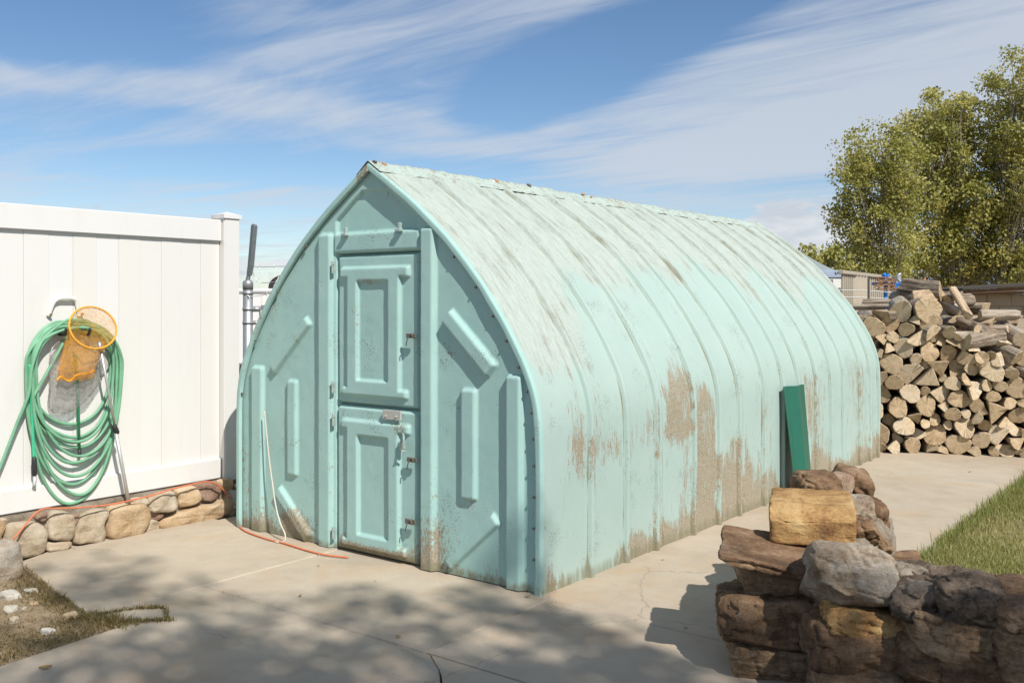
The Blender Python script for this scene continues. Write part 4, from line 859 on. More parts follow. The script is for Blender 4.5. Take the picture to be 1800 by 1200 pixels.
def mat_long(name, stops, sc_, bmp):
    m, t, b = new_mat(name); co = t.n('ShaderNodeTexCoord').outputs['Object']; rnd = t.n('ShaderNodeObjectInfo').outputs['Random']
    st_ = t.mapping(co, scale=(1, .14, 1)); n = t.noise(st_, sc_, 6, .65, .4); n2 = t.noise(co, 60, 4, .7)
    k_ = t.math('ADD', t.math('ADD', t.math('MULTIPLY', n, .75), t.math('MULTIPLY', n2, .25)), t.math('MULTIPLY', t.math('SUBTRACT', rnd, .5), .16))
    t.put(b.inputs['Base Color'], t.ramp(k_, stops)); b.inputs['Roughness'].default_value = .92; b.inputs['Specular IOR Level'].default_value = .15
    bump(t, b, t.math('ADD', n, t.math('MULTIPLY', n2, .4)), bmp, .012); return m
M_END = mat_wood_end()
M_BARK = mat_long('grey_bark', [(.32, (.08, .06, .045)), (.46, (.24, .19, .14)), (.60, (.41, .35, .28)), (.75, (.53, .48, .41))], 34, .9)
M_SPLIT = mat_long('grey_split_wood', [(.30, (.20, .135, .08)), (.45, (.42, .315, .205)), (.60, (.56, .48, .37)), (.75, (.64, .59, .51))], 46, .5)
def log_mesh(kind, seed, L=.42):
    r = random.Random(seed); N = 26; th = np.linspace(0, 2 * math.pi, N, endpoint=False); cut = np.zeros(N, bool)
    rad = 1 + .09 * np.sin(2 * th + r.random() * 6) + .06 * np.sin(3 * th + r.random() * 6) + .03 * np.sin(7 * th + r.random() * 6)
    planes = {'round': 0, 'half': 1, 'quarter': 2, 'wedge': 3}[kind]; a0 = r.random() * 6.28
    for k_ in range(planes):
        an = a0 + {1: [0], 2: [0, 1.75], 3: [0, 2.0, 4.1]}[planes][k_] + r.uniform(-.2, .2); dd = {1: r.uniform(-.02, .25), 2: r.uniform(.15, .4), 3: r.uniform(.35, .62)}[planes]
        c_ = np.cos(th - an); lim = np.where(c_ > 1e-3, dd / np.maximum(c_, 1e-3), 99); lim = np.where(dd < .0, np.where(c_ > 0, .05, 99), lim); cut |= lim < rad; rad = np.minimum(rad, lim)
    P = np.stack([rad * np.cos(th), rad * np.sin(th)], 1); c0 = P.mean(0); P -= c0; P /= np.sqrt((P ** 2).sum(1).mean()) * 1.02
    nz_ = 6; V = []; rows = [(0, .30), (0, .93), (.004, 1.0)] + [(L * i / nz_, 1.0) for i in range(1, nz_)] + [(L - .004, 1.0), (L, .93), (L, .3)]
    for i, (y_, k_) in enumerate(rows):
        bend = .06 * math.sin(y_ / L * 3 + seed); jj = .035 * (fbm(np.stack([P[:, 0] * 2.5 + seed, P[:, 1] * 2.5, np.full(N, y_ * 9 + seed)], -1), 3) - .5) * 2 * (k_ > .95)
        slant = .03 * (P[:, 0] * math.sin(seed * 2.3) + P[:, 1] * math.cos(seed * 1.7)) * (1 - y_ / L * 1.2) * k_
        V.append(np.column_stack([(P[:, 0] * (k_ + jj) + bend * (y_ / L)), np.full(N, y_) + slant, P[:, 1] * (k_ + jj)]))
    V = np.vstack(V); m_ = len(rows); F = []; mi = []
    for i in range(m_ - 1):
        for k_ in range(N):
            F.append([i * N + k_, i * N + (k_ + 1) % N, (i + 1) * N + (k_ + 1) % N, (i + 1) * N + k_])
            mi.append(0 if i < 2 or i >= m_ - 3 else (2 if cut[k_] or cut[(k_ + 1) % N] else 1))
    F.append(list(range(N))[::-1]); mi.append(0); F.append([(m_ - 1) * N + k_ for k_ in range(N)]); mi.append(0)
    me = mesh_of('log', V, F); 
    for mt_ in (M_END, M_BARK, M_SPLIT): me.materials.append(mt_)
    me.polygons.foreach_set('material_index', mi); return me
# radius is scaled per mesh size class so that the length stays true
LIB = {}
def log_lib(kind, seed, r):
    rq = round(r / .012) * .012; key = (kind, seed, rq)
    if key not in LIB:
        me = log_mesh(kind, seed); co = np.empty(len(me.vertices) * 3, np.float32); me.vertices.foreach_get('co', co); co = co.reshape(-1, 3); co[:, 0] *= rq; co[:, 2] *= rq
        me.vertices.foreach_set('co', co.ravel()); me.update(); LIB[key] = me
    return LIB[key]
PO = np.array([3.50, 9.66]); PD = np.array([math.cos(R(-15)), math.sin(R(-15))]); PN = np.array([-PD[1], PD[0]])
rl = random.Random(11)
NOUN = {'round': 'round sawn log', 'half': 'half-round split log', 'quarter': 'quarter-split log', 'wedge': 'angular split billet'}
def log_label(kind, s, d_, z, r):
    size = 'stout' if r > .088 else 'slender' if r < .062 else 'middling'
    lvl = 'at the foot of' if z < .14 else 'low in' if z < .45 else 'midway up' if z < .85 else 'near the top of'
    side_ = 'by the shed corner' if s < .25 else 'nearer the shed' if s < .75 else 'away from the shed' if s < 1.3 else 'farthest from the shed'
    return f"{size} {NOUN[kind]} {lvl} the {'front' if d_ < .25 else 'rear'} firewood stack, {side_}"
def put_log(kind, s, d_, z, r, yaw=0., pitch=0., roll=None, label=None, group='stacked firewood'):
    o = bpy.data.objects.new('firewood_log', log_lib(kind, rl.randrange(7), r)); COL.objects.link(o); p = PO + PD * s + PN * d_
    o.location = (p[0], p[1], z); o.rotation_euler = (pitch, 0, R(-15) + yaw)
    if roll is None: roll = rl.random() * 6.28
    o.rotation_mode = 'QUATERNION'
    from mathutils import Euler, Quaternion
    o.rotation_quaternion = Euler((pitch, 0, R(-15) + yaw)).to_quaternion() @ Quaternion((0, 1, 0), roll)
    tag(o, label or log_label(kind, s, d_, z, r), 'firewood', group); return o
def drop_pack(s0, s1, top, rmin, rmax, tries=4000, seed=1, limit=170):
    r_ = random.Random(seed); C = []; fails = 0
    while fails < 60 and len(C) < limit:
        r = rmin + (rmax - rmin) * r_.random() ** 1.6; best = None
        for s in np.linspace(s0 + r, s1 - r, 70):
            z = r
            for (cs, cz, cr) in C:
                dx = abs(cs - s); rr_ = (cr + r) * .97
                if dx < rr_: z = max(z, cz + math.sqrt(rr_ * rr_ - dx * dx))
            z += r_.uniform(0, .02)
            if z + r * .6 < top(s) and (best is None or z < best[1]): best = (s, z, r)
        if best is None: fails += 1
        else: C.append(best)
    return C
topA = lambda s: float(np.interp(s, [-.4, .1, .55, .8, 1.1, 1.45, 2.2], [1.34, 1.38, 1.40, 1.26, 1.04, .88, .75]))
topB = lambda s: float(np.interp(s, [-.4, .1, .6, .9, 1.2, 1.6, 2.2], [1.40, 1.42, 1.44, 1.34, 1.20, 1.04, .92]))
topC = lambda s: float(np.interp(s, [-.4, .6, .9, 1.3, 1.7, 2.2], [1.40, 1.42, 1.38, 1.26, 1.14, 1.05]))
KINDS = ['round'] * 12 + ['half'] * 4 + ['quarter'] * 4 + ['wedge'] * 4
for (s, z, r) in drop_pack(-.28, 1.95, topA, .040, .100, seed=3, limit=190):
    k_ = rl.choice(KINDS if r < .085 else KINDS[:14]); put_log(k_, s, rl.uniform(-.05, .07), z, r * 1.04, rl.gauss(0, .07), rl.gauss(0, .03))
for (s, z, r) in drop_pack(-.28, 1.95, topB, .085, .13, seed=5, limit=50): put_log(rl.choice(KINDS), s, .46 + rl.uniform(-.03, .05), z, r * 1.04, rl.gauss(0, .16), rl.gauss(0, .05))
for (s, z, r) in drop_pack(-.1, 1.95, topC, .10, .15, seed=8, limit=45):
    if z > .95: put_log(rl.choice(KINDS), s, .92 + rl.uniform(-.03, .05), z, r * 1.04, rl.gauss(0, .3), rl.gauss(0, .08))
# logs thrown on top
JL = {'round': 'round log with rough bark tossed across the top of the woodpile', 'half': 'grey split half log lying across the top of the woodpile', 'quarter': 'grey quartered log lying loose on top of the woodpile', 'wedge': 'short grey billet lying loose on top of the woodpile'}
LOOSE = {}
def px_log(u, v, d_, r, kind, yaw, pitch=0., label=None):       # resting on the stack, seen at pixel u, v
    dd = np.array([(u - 900) / FPX, 1.]); base = PO + PN * d_; t_ = (base @ PN) / (dd @ PN); p = dd * t_; s = (p - PO) @ PD
    if label is None: r = r * .8; v = v + 6
    put_log(kind, s, d_, CAMH - (v - HORIZ) / FPX * t_, r, yaw, pitch, label=label or JL[kind].replace('grey', 'thick grey' if r > .07 else 'thin grey').replace('rough', 'rough' if r > .06 else 'thin') + (' near the shed' if s < .45 else ' by its crest' if s < .8 else ' on its falling slope'), group='loose logs on top of the firewood')
px_log(1632, 545, -.02, .132, 'round', .12, label='big round log with a dark grey cut end at the top of the stack')
px_log(1584, 547, .0, .105, 'round', -.05, .10, label='pale round log with an upturned cut end beside the big grey one')
px_log(1548, 548, .02, .105, 'half', -.8, .04)
px_log(1535, 575, -.03, .105, 'round', 0.05, label='wide round log with cracked pale end below the top of the stack')
px_log(1556, 533, .30, .05, 'round', 1.35); px_log(1605, 522, .25, .07, 'quarter', -.9, .1); px_log(1655, 508, .45, .11, 'half', .9, .1); px_log(1664, 524, .40, .09, 'round', -.7, .05)
px_log(1690, 540, .30, .075, 'half', .5, .35); px_log(1702, 548, .10, .05, 'wedge', .3, .7); px_log(1722, 548, .30, .08, 'round', -1.1); px_log(1745, 560, .32, .085, 'half', .9)
px_log(1680, 585, -.02, .06, 'round', -.95, .0); px_log(1700, 600, -.06, .075, 'round', -1.0, .08, 'pale barkless log lying lengthwise on the slope of the stack'); px_log(1742, 588, .12, .10, 'half', .5, .3); px_log(1765, 600, .10, .075, 'half', .4, .4)
px_log(1775, 575, .35, .08, 'round', 1.2); px_log(1795, 590, .20, .08, 'half', .3, .3); px_log(1725, 625, -.05, .085, 'round', .1); px_log(1790, 625, .02, .09, 'quarter', .6, .3); px_log(1752, 628, -.02, .055, 'half', -.6, .1)
px_log(1720, 575, .10, .06, 'round', .1, .2); px_log(1640, 580, -.02, .09, 'half', .4, .1); px_log(1590, 526, .62, .05, 'half', 1.3); px_log(1625, 520, .5, .08, 'half', .7); px_log(1690, 520, .7, .09, 'half', 1.2); px_log(1735, 535, .75, .09, 'quarter', .9); px_log(1790, 555, .8, .09, 'half', 1.1)

# ------------------------------------------------------------------ trees
def tree(label, name, base, clumps, trunk_top, trunk_r, per, leaf, spread, mat, seed, stems=1, bare=0):
    r_ = np.random.default_rng(seed); C = np.array(clumps, float); b0_ = np.array(base, float)
    root = thing(name, label, 'tree', *base, yard=False); parts = []
    tops = []
    for s_ in range(stems):
        top_ = np.array(trunk_top, float) + (r_.normal(0, .5, 3) * [1, 1, .3] if s_ else 0); st_ = b0_ + (r_.normal(0, .25, 3) * [1, 1, 0] if s_ else 0)
        P = np.array([st_ + (top_ - st_) * t_ + (r_.normal(0, .10, 3) * math.sin(math.pi * t_)) for t_ in np.linspace(0, 1, 9)]); P[0, 2] -= .1
        parts.append(tube(catmull(P, .4), np.linspace(trunk_r, trunk_r * .18, len(catmull(P, .4))), 8)); tops.append(P)
    trunk = add('trunk', *merge(*parts), M_BARKTREE, root, base, True); limbs = []; twig = []
    for c in C:
        P = tops[r_.integers(stems)]; h = b0_[2] + (c[2] - b0_[2]) * r_.uniform(.35, .7); k_ = min(np.searchsorted(P[:, 2], h), len(P) - 1); s0_ = P[k_]
        mid = s0_ * .45 + c * .55 + np.array([0, 0, -.12 * np.linalg.norm(c - s0_)]) + r_.normal(0, .12, 3)
        ln_ = np.linalg.norm(c - s0_); limbs.append(tube(catmull([s0_, mid, c + r_.normal(0, .1, 3)], .5), np.linspace(max(.012, trunk_r * .22), .008, len(catmull([s0_, mid, c], .5))), 5, cap=False) if False else tube(np.array([s0_, s0_ * .6 + mid * .4, mid, c]), [trunk_r * .24, trunk_r * .17, trunk_r * .11, .008], 5, cap=False))
    for j in range(bare):
        c = C[r_.integers(len(C))] + [0, 0, spread]; twig.append(tube(np.array([c - [0, 0, spread * 1.5], c + r_.normal(0, .15, 3), c + r_.normal(0, .2, 3) + [0, 0, r_.uniform(.1, .5)]]), [.012, .008, .003], 4, cap=False))
    add('limbs', *merge(*(limbs + twig)), M_BARKTREE, trunk, base, True)
    n = len(C) * per; ctr = np.repeat(C, per, 0); sz = np.repeat(r_.uniform(.6, 1.25, len(C)), per)[:, None]
    off = r_.normal(0, 1, (n, 3)); off /= np.linalg.norm(off, axis=1, keepdims=True); off *= (r_.random((n, 1)) ** .45) * spread * sz * [1, 1, .85]
    p = ctr + off - b0_; nn = r_.normal(0, 1, (n, 3)) + SUNV * .9; nn /= np.linalg.norm(nn, axis=1, keepdims=True); a_ = np.cross(nn, r_.normal(0, 1, (n, 3))); a_ /= np.linalg.norm(a_, axis=1, keepdims=True); b_ = np.cross(a_, nn); b_ /= np.linalg.norm(b_, axis=1, keepdims=True)
    l = (leaf * r_.uniform(.45, 1.35, (n, 1))); V = np.stack([p - a_ * l * .5, p + b_ * l * .36 + a_ * l * .02, p + a_ * l * .5, p - b_ * l * .36 + a_ * l * .02], 1).reshape(-1, 3)
    F = np.arange(n * 4).reshape(-1, 4); me = mesh_of('crown', V, F)
    cl = np.repeat(r_.normal(0, .13, len(C)), per); attr(me, 'tint', np.repeat(np.clip(.42 + cl + r_.normal(0, .18, n) + .35 * (r_.random(n) > .97), 0, 1), 4))
    link('crown', me, mat, root); return root
def pix3(u, v, Y): return np.array([(u - 900) / FPX * Y, Y, CAMH - (v - HORIZ) / FPX * Y])
def crown_pts(blobs, n, Y, dy, seed):      # ellipses of the picture at the tree's own distance, filled in depth
    r_ = np.random.default_rng(seed); out = []; wts = np.array([b_[2] * b_[3] for b_ in blobs], float); wts /= wts.sum()
    for i in range(n):
        cu, cv, ru, rv = blobs[r_.choice(len(blobs), p=wts)]; a_ = r_.random() * 6.28; k_ = math.sqrt(r_.random()); w_ = math.sqrt(max(0, 1 - k_ * k_ * .8))
        out.append(pix3(cu + ru * k_ * math.cos(a_), cv + rv * k_ * math.sin(a_), Y) + [0, r_.uniform(-1, 1) * dy * w_, 0])
    return out
bl1 = [(1508, 268, 30, 42), (1500, 330, 34, 60), (1545, 310, 40, 90), (1500, 400, 42, 55), (1560, 420, 55, 70), (1520, 470, 60, 34), (1580, 300, 36, 70)]
tree('yellow-green poplar with a gappy crown beside the grey canopy', 'poplar_tree', (*pix3(1545, 531, 27)[:2], -.05), crown_pts(bl1, 165, 27, 1.5, 1), pix3(1560, 230, 27), .07, 150, .088, .44, M_LEAF, 1, 3, 5)
bl2 = [(1650, 205, 32, 45), (1640, 250, 46, 60), (1630, 330, 58, 80), (1690, 280, 40, 80), (1680, 380, 60, 80), (1640, 450, 70, 50), (1690, 215, 26, 40), (1710, 460, 55, 40), (1615, 245, 18, 30)]
tree('tall yellow-green poplar with a peaked crown behind the firewood', 'poplar_tree', (*pix3(1680, 531, 29)[:2], -.05), crown_pts(bl2, 285, 29, 1.9, 2), pix3(1672, 190, 29), .09, 150, .092, .46, M_LEAF, 2, 3, 5)
bl3 = [(1768, 135, 24, 34), (1772, 190, 36, 50), (1790, 250, 50, 80), (1760, 330, 50, 80), (1800, 400, 60, 70), (1850, 200, 60, 110), (1780, 470, 60, 40), (1860, 350, 60, 120)]
tree('tallest poplar with pale trunk standing over the block building', 'poplar_tree', (*pix3(1775, 531, 28)[:2], -.05), crown_pts(bl3, 310, 28, 1.9, 3), pix3(1780, 160, 28), .10, 150, .092, .46, M_LEAF, 3, 2, 5)
tree('low bushy sapling behind the grey canopy', 'sapling', (*pix3(1432, 531, 24)[:2], -.05), crown_pts([(1424, 452, 12, 14), (1466, 462, 18, 22), (1450, 490, 30, 14)], 26, 24, .4, 4), pix3(1440, 455, 24), .05, 90, .10, .26, M_LEAF, 4, 2)
# the yard tree behind the photographer that throws the dappled shade
rs_ = np.random.default_rng(21); sh = []
hor = SUNV[:2] / SUNV[2]
def above(gx, gy, h): return np.array([gx + hor[0] * h, gy + hor[1] * h, h])
for i in range(230):
    a_ = rs_.random() * 6.28; k_ = math.sqrt(rs_.random()); h = rs_.uniform(7.0, 11.5); sh.append(above(.3 + 3.2 * k_ * math.cos(a_), 1.95 + 1.95 * k_ * math.sin(a_), h))
for gx, gy, h in ((-2.15, 5.05, 10.5), (-1.75, 4.85, 10.2), (-2.3, 5.3, 10.8), (-1.2, 4.55, 9.6), (-.75, 4.75, 10.4), (-.3, 4.45, 9.4), (.15, 4.55, 10.0), (-.55, 4.3, 9.0), (-1.75, 4.35, 9.5), (-.1, 4.95, 10.6), (.35, 4.25, 9.6), (-1.3, 4.2, 9.3)): sh.append(above(gx, gy, h))
for gx in np.arange(-2.6, .8, .42):
    for gy in np.arange(2.5, 3.95, .36): sh.append(above(gx + rs_.normal(0, .12), gy + rs_.normal(0, .12), rs_.uniform(8.2, 10.5)))
for gx in np.arange(.85, 3.2, .36):
    for gy in np.arange(2.5, 3.66, .34): sh.append(above(gx + rs_.normal(0, .07), gy + rs_.normal(0, .06), rs_.uniform(6.8, 8.2)))
tree('broad leafy yard tree standing behind the camera and shading the patio', 'shade_tree', (4.6, -4.6, -.06), sh, (4.7, -4.8, 10.4), .22, 85, .11, .40, M_LEAF, 9, 1)

# ------------------------------------------------------------------ beyond the fence on the left
CX, CY = -2.085, 7.6
gpost = thing('chain_link_gate_post', 'galvanised gate post with a leaning barbed wire arm beside the shed', 'fence post', CX, CY, 0, yard=False); go = (CX, CY, 0)
def cp(u, v, Y=CY): return pix3(u, v, Y)
add('post', *tube([(CX, CY, -.06), (CX, CY, 1.66)], .039, 16), M_GALV, gpost, go, True)
cpz = lambda v: CAMH - (v - HORIZ) / FPX * CY
add('cap', *tube([(CX, CY, cpz(509)), (CX, CY, cpz(497)), (CX, CY, cpz(494)), (CX, CY, cpz(492))], [.041, .041, .036, .02], 16), M_GALV, gpost, go, True)
arm = add('barb_arm', *merge(tube([cp(435, 496), cp(438, 478)], [.020, .014], 8), box(0, 0, 0, 0, 0, 0) if False else tube([cp(438, 484), cp(441, 466), cp(447, 397), cp(447.5, 394)], [.022, .026, .026, .016], 4)), plain('dark_galvanised', (.22, .24, .24), .5, .6, .2, 30), gpost, go)
for v in (515, 543, 567): add('clamp', *tube([(CX, CY, cpz(v + 2.5)), (CX, CY, cpz(v - 2.5))], .043, 16), M_GALV, gpost, go, True)
gate = thing('chain_link_gate', 'chain link gate with grey pipe frame hung beside the gate post', 'gate', CX + .1, CY, 0, yard=False); gg = (CX + .1, CY, 0)
E_ = np.array([CX + 1.6, CY + .35]); S_ = np.array([CX + .1, CY + .02])
def gx_(t_, z): p = S_ + (E_ - S_) * t_; return (p[0], p[1], z)
zt = cpz(541)
add('frame', *merge(tube([gx_(0, .06), gx_(0, zt)], .018, 8), tube([gx_(0, zt), gx_(1, zt)], .021, 8), tube([gx_(1, zt), gx_(1, .06)], .018, 8), tube([gx_(1, .06), gx_(0, .06)], .018, 8)), M_GALV, gate, gg, True)
wm = []
for i in range(-26, 30):
    for sgn in (1, -1):
        z0_, z1_ = (.06, zt); t0 = i / 28.; dt = sgn * (zt - .06) / 1.55
        ta, tb = t0, t0 + dt; 
        lo, hi = max(0, min(ta, tb)), min(1, max(ta, tb))
        if hi - lo < .02: continue
        za = z0_ + (lo - ta) / dt * (z1_ - z0_); zb = z0_ + (hi - ta) / dt * (z1_ - z0_); wm.append(tube([gx_(lo, za), gx_(hi, zb)], .0018, 4, cap=False))
add('wire_mesh', *merge(*wm), M_GALV, gate, gg)
add('hinge', *merge(tube([(CX + .03, CY, cpz(543)), gx_(.0, cpz(543))], .022, 8), tube([(CX + .03, CY, cpz(567)), gx_(0, cpz(567))], .016, 8)), M_GALV, gate, gg, True)
def wire(label, pts, r=.0028):
    P = catmull(pts, .03); parts = [tube(P, r, 5)]
    for i in range(2, len(P) - 1, 4):
        q_ = P[i]; parts += [tube([q_ + [-.008, 0, -.014], q_ + [.008, .004, .014]], .0016, 4), tube([q_ + [.010, 0, -.012], q_ + [-.008, .004, .013]], .0016, 4)]
    o = add('barbed_wire', *merge(*parts), M_GALV, None, pts[0]); o.location = pts[0]; tag(o, label, 'wire', 'barbed wire strands')
wire('top barbed wire strand stretched from the leaning arm', [cp(441, 468), cp(470, 469), cp(500, 468), cp(560, 470), cp(640, 478)])
wire('slack curled barbed wire strand hanging below the leaning arm', [cp(444, 474), cp(447, 486), cp(452, 493), cp(460, 497), cp(480, 496), cp(510, 494), cp(560, 494)])
wire('lowest barbed wire strand wound round the gate post', [cp(428, 518), cp(437, 521, CY - .05), cp(452, 520), cp(470, 517), cp(500, 512), cp(560, 508)])
# white camper behind
VY = 15.0
van = thing('camper_trailer', 'white camper trailer mostly hidden behind the shed and gate', 'trailer', *pix3(520, 531, VY)[:2], 0, yard=False); vo = (*pix3(520, 531, VY)[:2], 0)
x0, x1 = pix3(395, 0, VY)[0], pix3(640, 0, VY)[0]; zt_ = pix3(0, 507, VY)[2]
add('body', *box(x0, x1, VY, VY + 2.2, .5, zt_, .05, 3), plain('white_trailer_skin', (.72, .72, .70), .4, 0, .04), van, vo)
add('roof_trim', *box(x0 - .01, x1 + .01, VY - .02, VY + 2.22, zt_ - .07, zt_ - .035, .005), M_ALU, van, vo)
for u_ in (444, 462, 474): add('panel_rib', *box(pix3(u_, 0, VY)[0] - .012, pix3(u_, 0, VY)[0] + .012, VY - .012, VY, .55, zt_ - .09), M_WHITEMETAL, van, vo)
th = np.linspace(0, math.pi, 14); V = []
for yy in (VY + .2, VY + .9):
    for t_ in th: V.append((pix3(496, 0, VY)[0] - .27 * math.cos(t_), yy, zt_ - .02 + .24 * math.sin(t_) ** .8))
F = [[i, i + 1, 14 + i + 1, 14 + i] for i in range(13)] + [list(range(14))[::-1], list(range(14, 28))]
add('roof_vent', V, F, plain('smoked_plastic', (.035, .03, .028), .25), van, vo)
cx_ = pix3(496, 0, VY)[0]
add('vent_guard', *merge(*[tube([(cx_ + a_, VY + .17, zt_), (cx_ + a_ * .75 + .05, VY + .17, zt_ + .19)], .012, 5) for a_ in (-.18, -.06, .06)], *[tube([(cx_ - .22 + h_, VY + .17, zt_ + h_), (cx_ + .26, VY + .17, zt_ + h_)], .010, 5) for h_ in (.05, .13)]), M_WHITEMETAL, van, vo)
for dx in (-.6, .6):
    add('wheel', *tube([((x0 + x1) / 2 + dx, VY + .05, .32), ((x0 + x1) / 2 + dx, VY + .30, .32)], .32, 20), M_BLACK, van, vo)

# ------------------------------------------------------------------ beyond the firewood on the right
# grey canopy
KY = 19.0
can = thing('canopy', 'grey tarpaulin canopy with a sloping roof behind the shed', 'canopy', *pix3(1420, 531, KY)[:2], 0, yard=False); ko = (*pix3(1420, 531, KY)[:2], 0)
A_, Cc, AP = pix3(1290, 478, KY), pix3(1476, 478, KY), pix3(1383, 424, KY + 1.3)
M_TARP = plain('grey_tarpaulin', (.25, .29, .29), .6, 0, .12, 4)
back = np.array([0, 2.6, 0]); cnr = [A_, Cc, Cc + back, A_ + back]
def pane(a_, b_, c_, n=7):
    V = []; F = []
    for i in range(n):
        for k_ in range(n):
            u_, v_ = i / (n - 1), k_ / (n - 1); p = (a_ * (1 - v_) + b_ * v_) * (1 - u_) + c_ * u_; V.append(p - [0, 0, .06 * math.sin(math.pi * u_)])
    for i in range(n - 1):
        for k_ in range(n - 1): F.append([i * n + k_, i * n + k_ + 1, (i + 1) * n + k_ + 1, (i + 1) * n + k_])
    return V, F
for k_ in range(4): add('roof_panel', *pane(cnr[k_], cnr[(k_ + 1) % 4], AP), M_TARP, can, ko, True)
for k_ in range(4):
    p, q_ = cnr[k_], cnr[(k_ + 1) % 4]; add('valance', [p, q_, q_ - [0, 0, .2], p - [0, 0, .2]], [[0, 3, 2, 1]], M_TARP, can, ko)
for P in cnr: add('leg', *tube([(P[0], P[1], -.06), P - [0, 0, .02]], .025, 8), M_GALV, can, ko)
# sign-written white cabinet
SY = 14.0
cab = thing('metal_cabinet', 'white metal cabinet with a blue-grey number band beside the slatted trailer', 'cabinet', *pix3(1460, 531, SY)[:2], 0, yard=False); co_ = (*pix3(1460, 531, SY)[:2], 0)
xa, xb = pix3(1425, 0, SY)[0], pix3(1480, 0, SY)[0]; za, zb, zc = pix3(0, 475, SY)[2], pix3(0, 488, SY)[2], pix3(0, 560, SY)[2]
add('body', *box(xa, xb - .01, SY, SY + .7, -.06, za - .02, .01), M_WHITEMETAL, cab, co_)
add('band', *box(xa - .01, xb, SY - .02, SY + .3, zb, za, .006), plain('blue_grey_enamel', (.34, .40, .50), .4), cab, co_)
add('perforated_panel', *box(pix3(1440, 0, SY)[0], pix3(1464, 0, SY)[0], SY - .012, SY + .01, zc, pix3(0, 491, SY)[2]), plain('speckled_grey_panel', (.20, .20, .19), .7, .3, .6, 40), cab, co_)
add('door_edge', *box(pix3(1474, 0, SY)[0], pix3(1480, 0, SY)[0], SY - .03, SY + .01, zc, pix3(0, 505, SY)[2], .004), M_GALV, cab, co_)
fc = bpy.data.curves.new('number', 'FONT'); fc.body = '5'; fc.size = .10; fc.extrude = .002; fc.align_x = 'CENTER'; fc.align_y = 'CENTER'
tmp = bpy.data.objects.new('number', fc); COL.objects.link(tmp); bpy.context.view_layer.update(); tm = bpy.data.meshes.new_from_object(tmp.evaluated_get(bpy.context.evaluated_depsgraph_get())); bpy.data.objects.remove(tmp)
num = link('number', tm, M_BLACK, cab); num.location = np.array(pix3(1470.5, 480, SY)) - np.array(co_) - [0, .024, 0]; num.rotation_euler = (R(90), R(90), 0)
# slatted stock trailer
TY = 13.0; t0_, t1_ = pix3(1480, 0, TY), pix3(1577, 0, TY + 3.4)
tr = thing('stock_trailer', 'tan slatted livestock trailer side standing behind the firewood', 'trailer', t0_[0], t0_[1], 0, yard=False); to = (t0_[0], t0_[1], 0)
M_TANP = plain('tan_painted_steel', (.42, .37, .29), .6, .1, .12, 12); zt0, zt1 = pix3(0, 475, TY)[2], pix3(0, 494, TY + 3.4)[2]
tdir = (t1_ - t0_)[:2]; tl_ = np.linalg.norm(tdir); tdir /= tl_; tang = math.atan2(tdir[1], tdir[0])
tr.rotation_euler = (0, 0, tang)                 # x along the side
T_ = np.zeros(3); slp = (zt1 - zt0) / tl_
ztop = lambda x: zt0 + slp * x * .35
V, F = box(-.03, tl_ + .05, -.03, .04, zt0 - .05, zt0, .006); add('top_rail', V, F, M_TANP, tr)
def xpix(u): dd = np.array([(u - 900) / FPX, 1.]); n_ = np.array([-tdir[1], tdir[0]]); t_ = (t0_[:2] @ n_) / (dd @ n_); return (dd * t_ - t0_[:2]) @ tdir
xs_ = [xpix(u_) for u_ in (1483, 1486, 1489.5, 1493, 1496.5, 1500)]
for x in xs_: add('slat', *box(x - .018, x + .018, 0, .03, zt0 - .62, zt0 - .05, .004), M_TANP, tr)
add('side_panel', *box(xs_[0] - .06, xs_[-1] + .12, .004, .028, .5, zt0 - .55), plain('dull_silver_panel', (.40, .39, .36), .5, .4, .15, 8), tr)
cxs = np.linspace(xpix(1502.5), xpix(1523.5), 9); V = []; 
for i, x in enumerate(cxs):
    for z in (.4, zt0 - .05): V.append((x, -.03 if i % 2 else .02, z))
add('corrugated_panel', V, [[2 * i, 2 * i + 2, 2 * i + 3, 2 * i + 1] for i in range(8)], M_TANP, tr)
for u_ in np.linspace(1527, 1574, 14): x = xpix(u_); add('slat', *box(x - .028, x + .022, 0, .03, .5, zt0 - .05, .004), M_TANP if u_ > 1545 else M_TANP, tr)
add('inner_wall', *box(xs_[0], tl_, .9, .95, .4, zt0 - .1), M_DARKVOID, tr)
add('floor', *box(-.02, tl_, -.02, 1.0, .35, .42), M_DARKVOID, tr)
for x in (tl_ * .3, tl_ * .6): add('wheel', *tube([(x, .05, .3), (x, .3, .3)], .36, 20), M_BLACK, tr)
# blue hoist frame with rope
BY = 11.6
M_BLUE = plain('bright_blue_paint', (.015, .17, .52), .4, 0, .15)
bf = thing('hoist_frame', 'bright blue steel frame poking up behind the firewood', 'frame', *pix3(1562, 531, BY)[:2], 0, yard=False); bo = (*pix3(1562, 531, BY)[:2], 0)
add('beam', *box(pix3(1536, 0, BY)[0], pix3(1590, 0, BY)[0], BY, BY + .08, pix3(0, 501, BY)[2], pix3(0, 496, BY)[2], .006), M_BLUE, bf, bo)
add('leg', *box(pix3(1583, 0, BY)[0], pix3(1588, 0, BY)[0], BY - .002, BY + .06, -.06, pix3(0, 501.5, BY)[2], .006), M_BLUE, bf, bo)
add('leg', *box(pix3(1556, 0, BY)[0], pix3(1561, 0, BY)[0], BY + .012, BY + .06, -.06, pix3(0, 501.5, BY)[2], .006), M_BLUE, bf, bo)
add('gusset', [pix3(1570, 501, BY), pix3(1586, 501, BY), pix3(1574, 506, BY), pix3(1570, 501, BY + .05), pix3(1586, 501, BY + .05), pix3(1574, 506, BY + .05)], [[0, 2, 1], [3, 4, 5], [0, 1, 4, 3], [1, 2, 5, 4], [2, 0, 3, 5]], M_BLUE, bf, bo)
